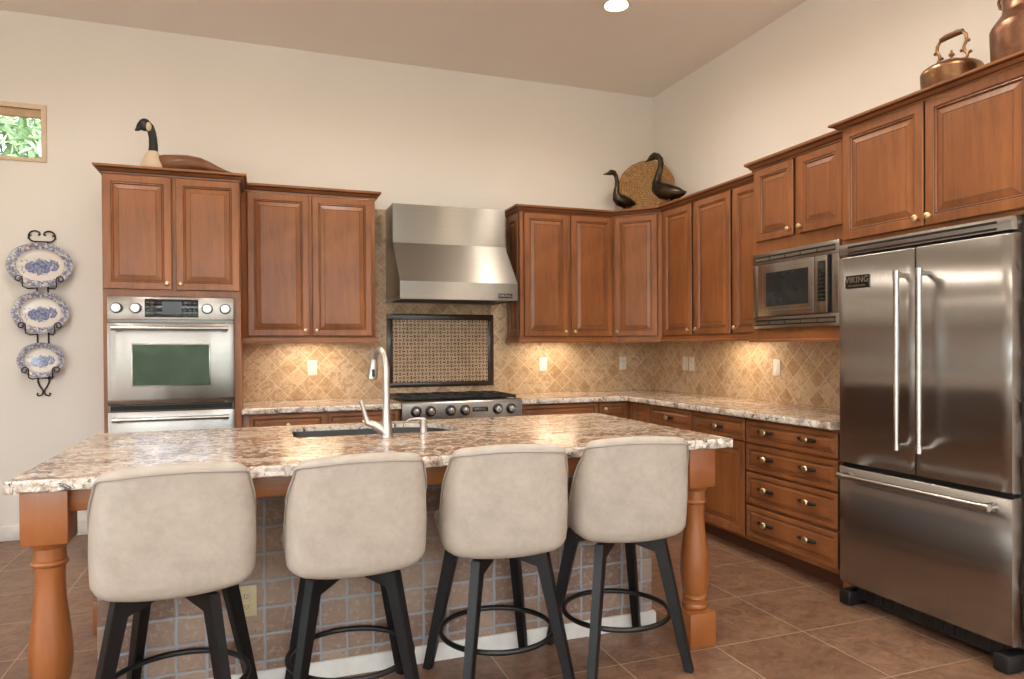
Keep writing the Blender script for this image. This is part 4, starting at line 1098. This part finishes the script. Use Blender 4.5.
# ------------------------------------------------------------------ platter rack on the back wall
rk = thing('iron_plate_rack', 'dark wrought iron plate rack hanging on the back wall', 'plate rack', (-4.924, 0, 0))
b = MB(); yb = -.008
for s in (-1, 1):
    b.tube([(s * .033, yb, 1.125), (s * .033, yb, 2.075)], .0055, 8)
    b.tube([(s * .033, yb, 1.125), (s * .034, yb, 1.095), (s * .022, yb, 1.065), (s * .006, yb, 1.040), (s * .004, yb, 1.018), (s * .014, yb, 1.002), (s * .032, yb, .998), (s * .040, yb, 1.008), (s * .034, yb, 1.018)], .0055, 8)
b.box(-.04, .04, yb - .005, yb + .005, 2.070, 2.080); b.box(-.033, .033, yb - .004, yb + .004, 1.118, 1.126)
b.build('frame', 'rust', rk)
b = MB()
for s in (-1, 1):
    pts = []
    for k in range(15):
        a = R(-100 + 235 * k / 14); rr = .038
        pts.append((s * (.042 + rr * math.cos(a)), yb, 2.112 + rr * math.sin(a)))
    b.tube(pts, .0055, 8); x, y, z = pts[-1]; b.tube([(x, y, z), (x - s * .004, y, z - .014), (x + s * .008, y, z - .018)], [.0055, .006, .007], 8)
    b.tube([(s * .036, yb, 2.072), (s * .064, yb, 2.080), (s * .082, yb, 2.100), (s * .074, yb, 2.122), (s * .062, yb, 2.116)], .0055, 8)
b.build('scroll_top', 'rust', rk)
PL = [(1.906, .201, .156, 'topmost and largest blue and white oval platter on the wall rack'), (1.577, .172, .147, 'middle blue and white oval platter on the wall rack'), (1.247, .142, .122, 'lowest and smallest blue and white oval platter on the wall rack')]
for zc, a, c_r, lab in PL:
    for s in (-1, 1):
        hx = s * a * .50; z0 = zc - c_r * .92; b = MB()
        b.tube([(s * .033, yb, z0 + .02), (s * .033, yb - .012, z0 - .012), (hx * .8, yb - .03, z0 - .018), (hx, yb - .066, z0 - .006), (hx, yb - .074, z0 + .022)], .0042, 8)
        pts = [(hx, yb - .074, z0 + .022)]
        for k in range(13):
            an = R(0 + 400 * k / 12); rr = .024 * (1 - .55 * k / 12); pts.append((hx + s * (.024 - .001 - rr * math.cos(an)) , yb - .074, z0 + .045 + rr * math.sin(an)))
        b.tube(pts, .0042, 8); b.build('hook', 'rust', rk)
    b = MB(); rows = []
    for f, yy in ((.001, 0), (.30, 0), (.58, -.001), (.68, -.004), (.72, -.014), (.97, -.024), (1.0, -.026), (1.0, -.022), (.96, -.018), (.70, -.004), (.64, .006), (.001, .006)):
        rows.append([(a * f * math.cos(2 * PI * k / 64) * (1 + (.012 * math.cos(8 * 2 * PI * k / 64) if f > .9 else 0)), yy, c_r * f * math.sin(2 * PI * k / 64) * (1 + (.012 * math.cos(8 * 2 * PI * k / 64) if f > .9 else 0))) for k in range(64)])
    b.grid(rows, close_v=True)
    p = b.build('oval_platter', 'plate', None, (-4.924, -.040, zc), (R(-4), 0, 0), sharp=60); tag(p, lab, 'platter', 'platters on the wall rack')
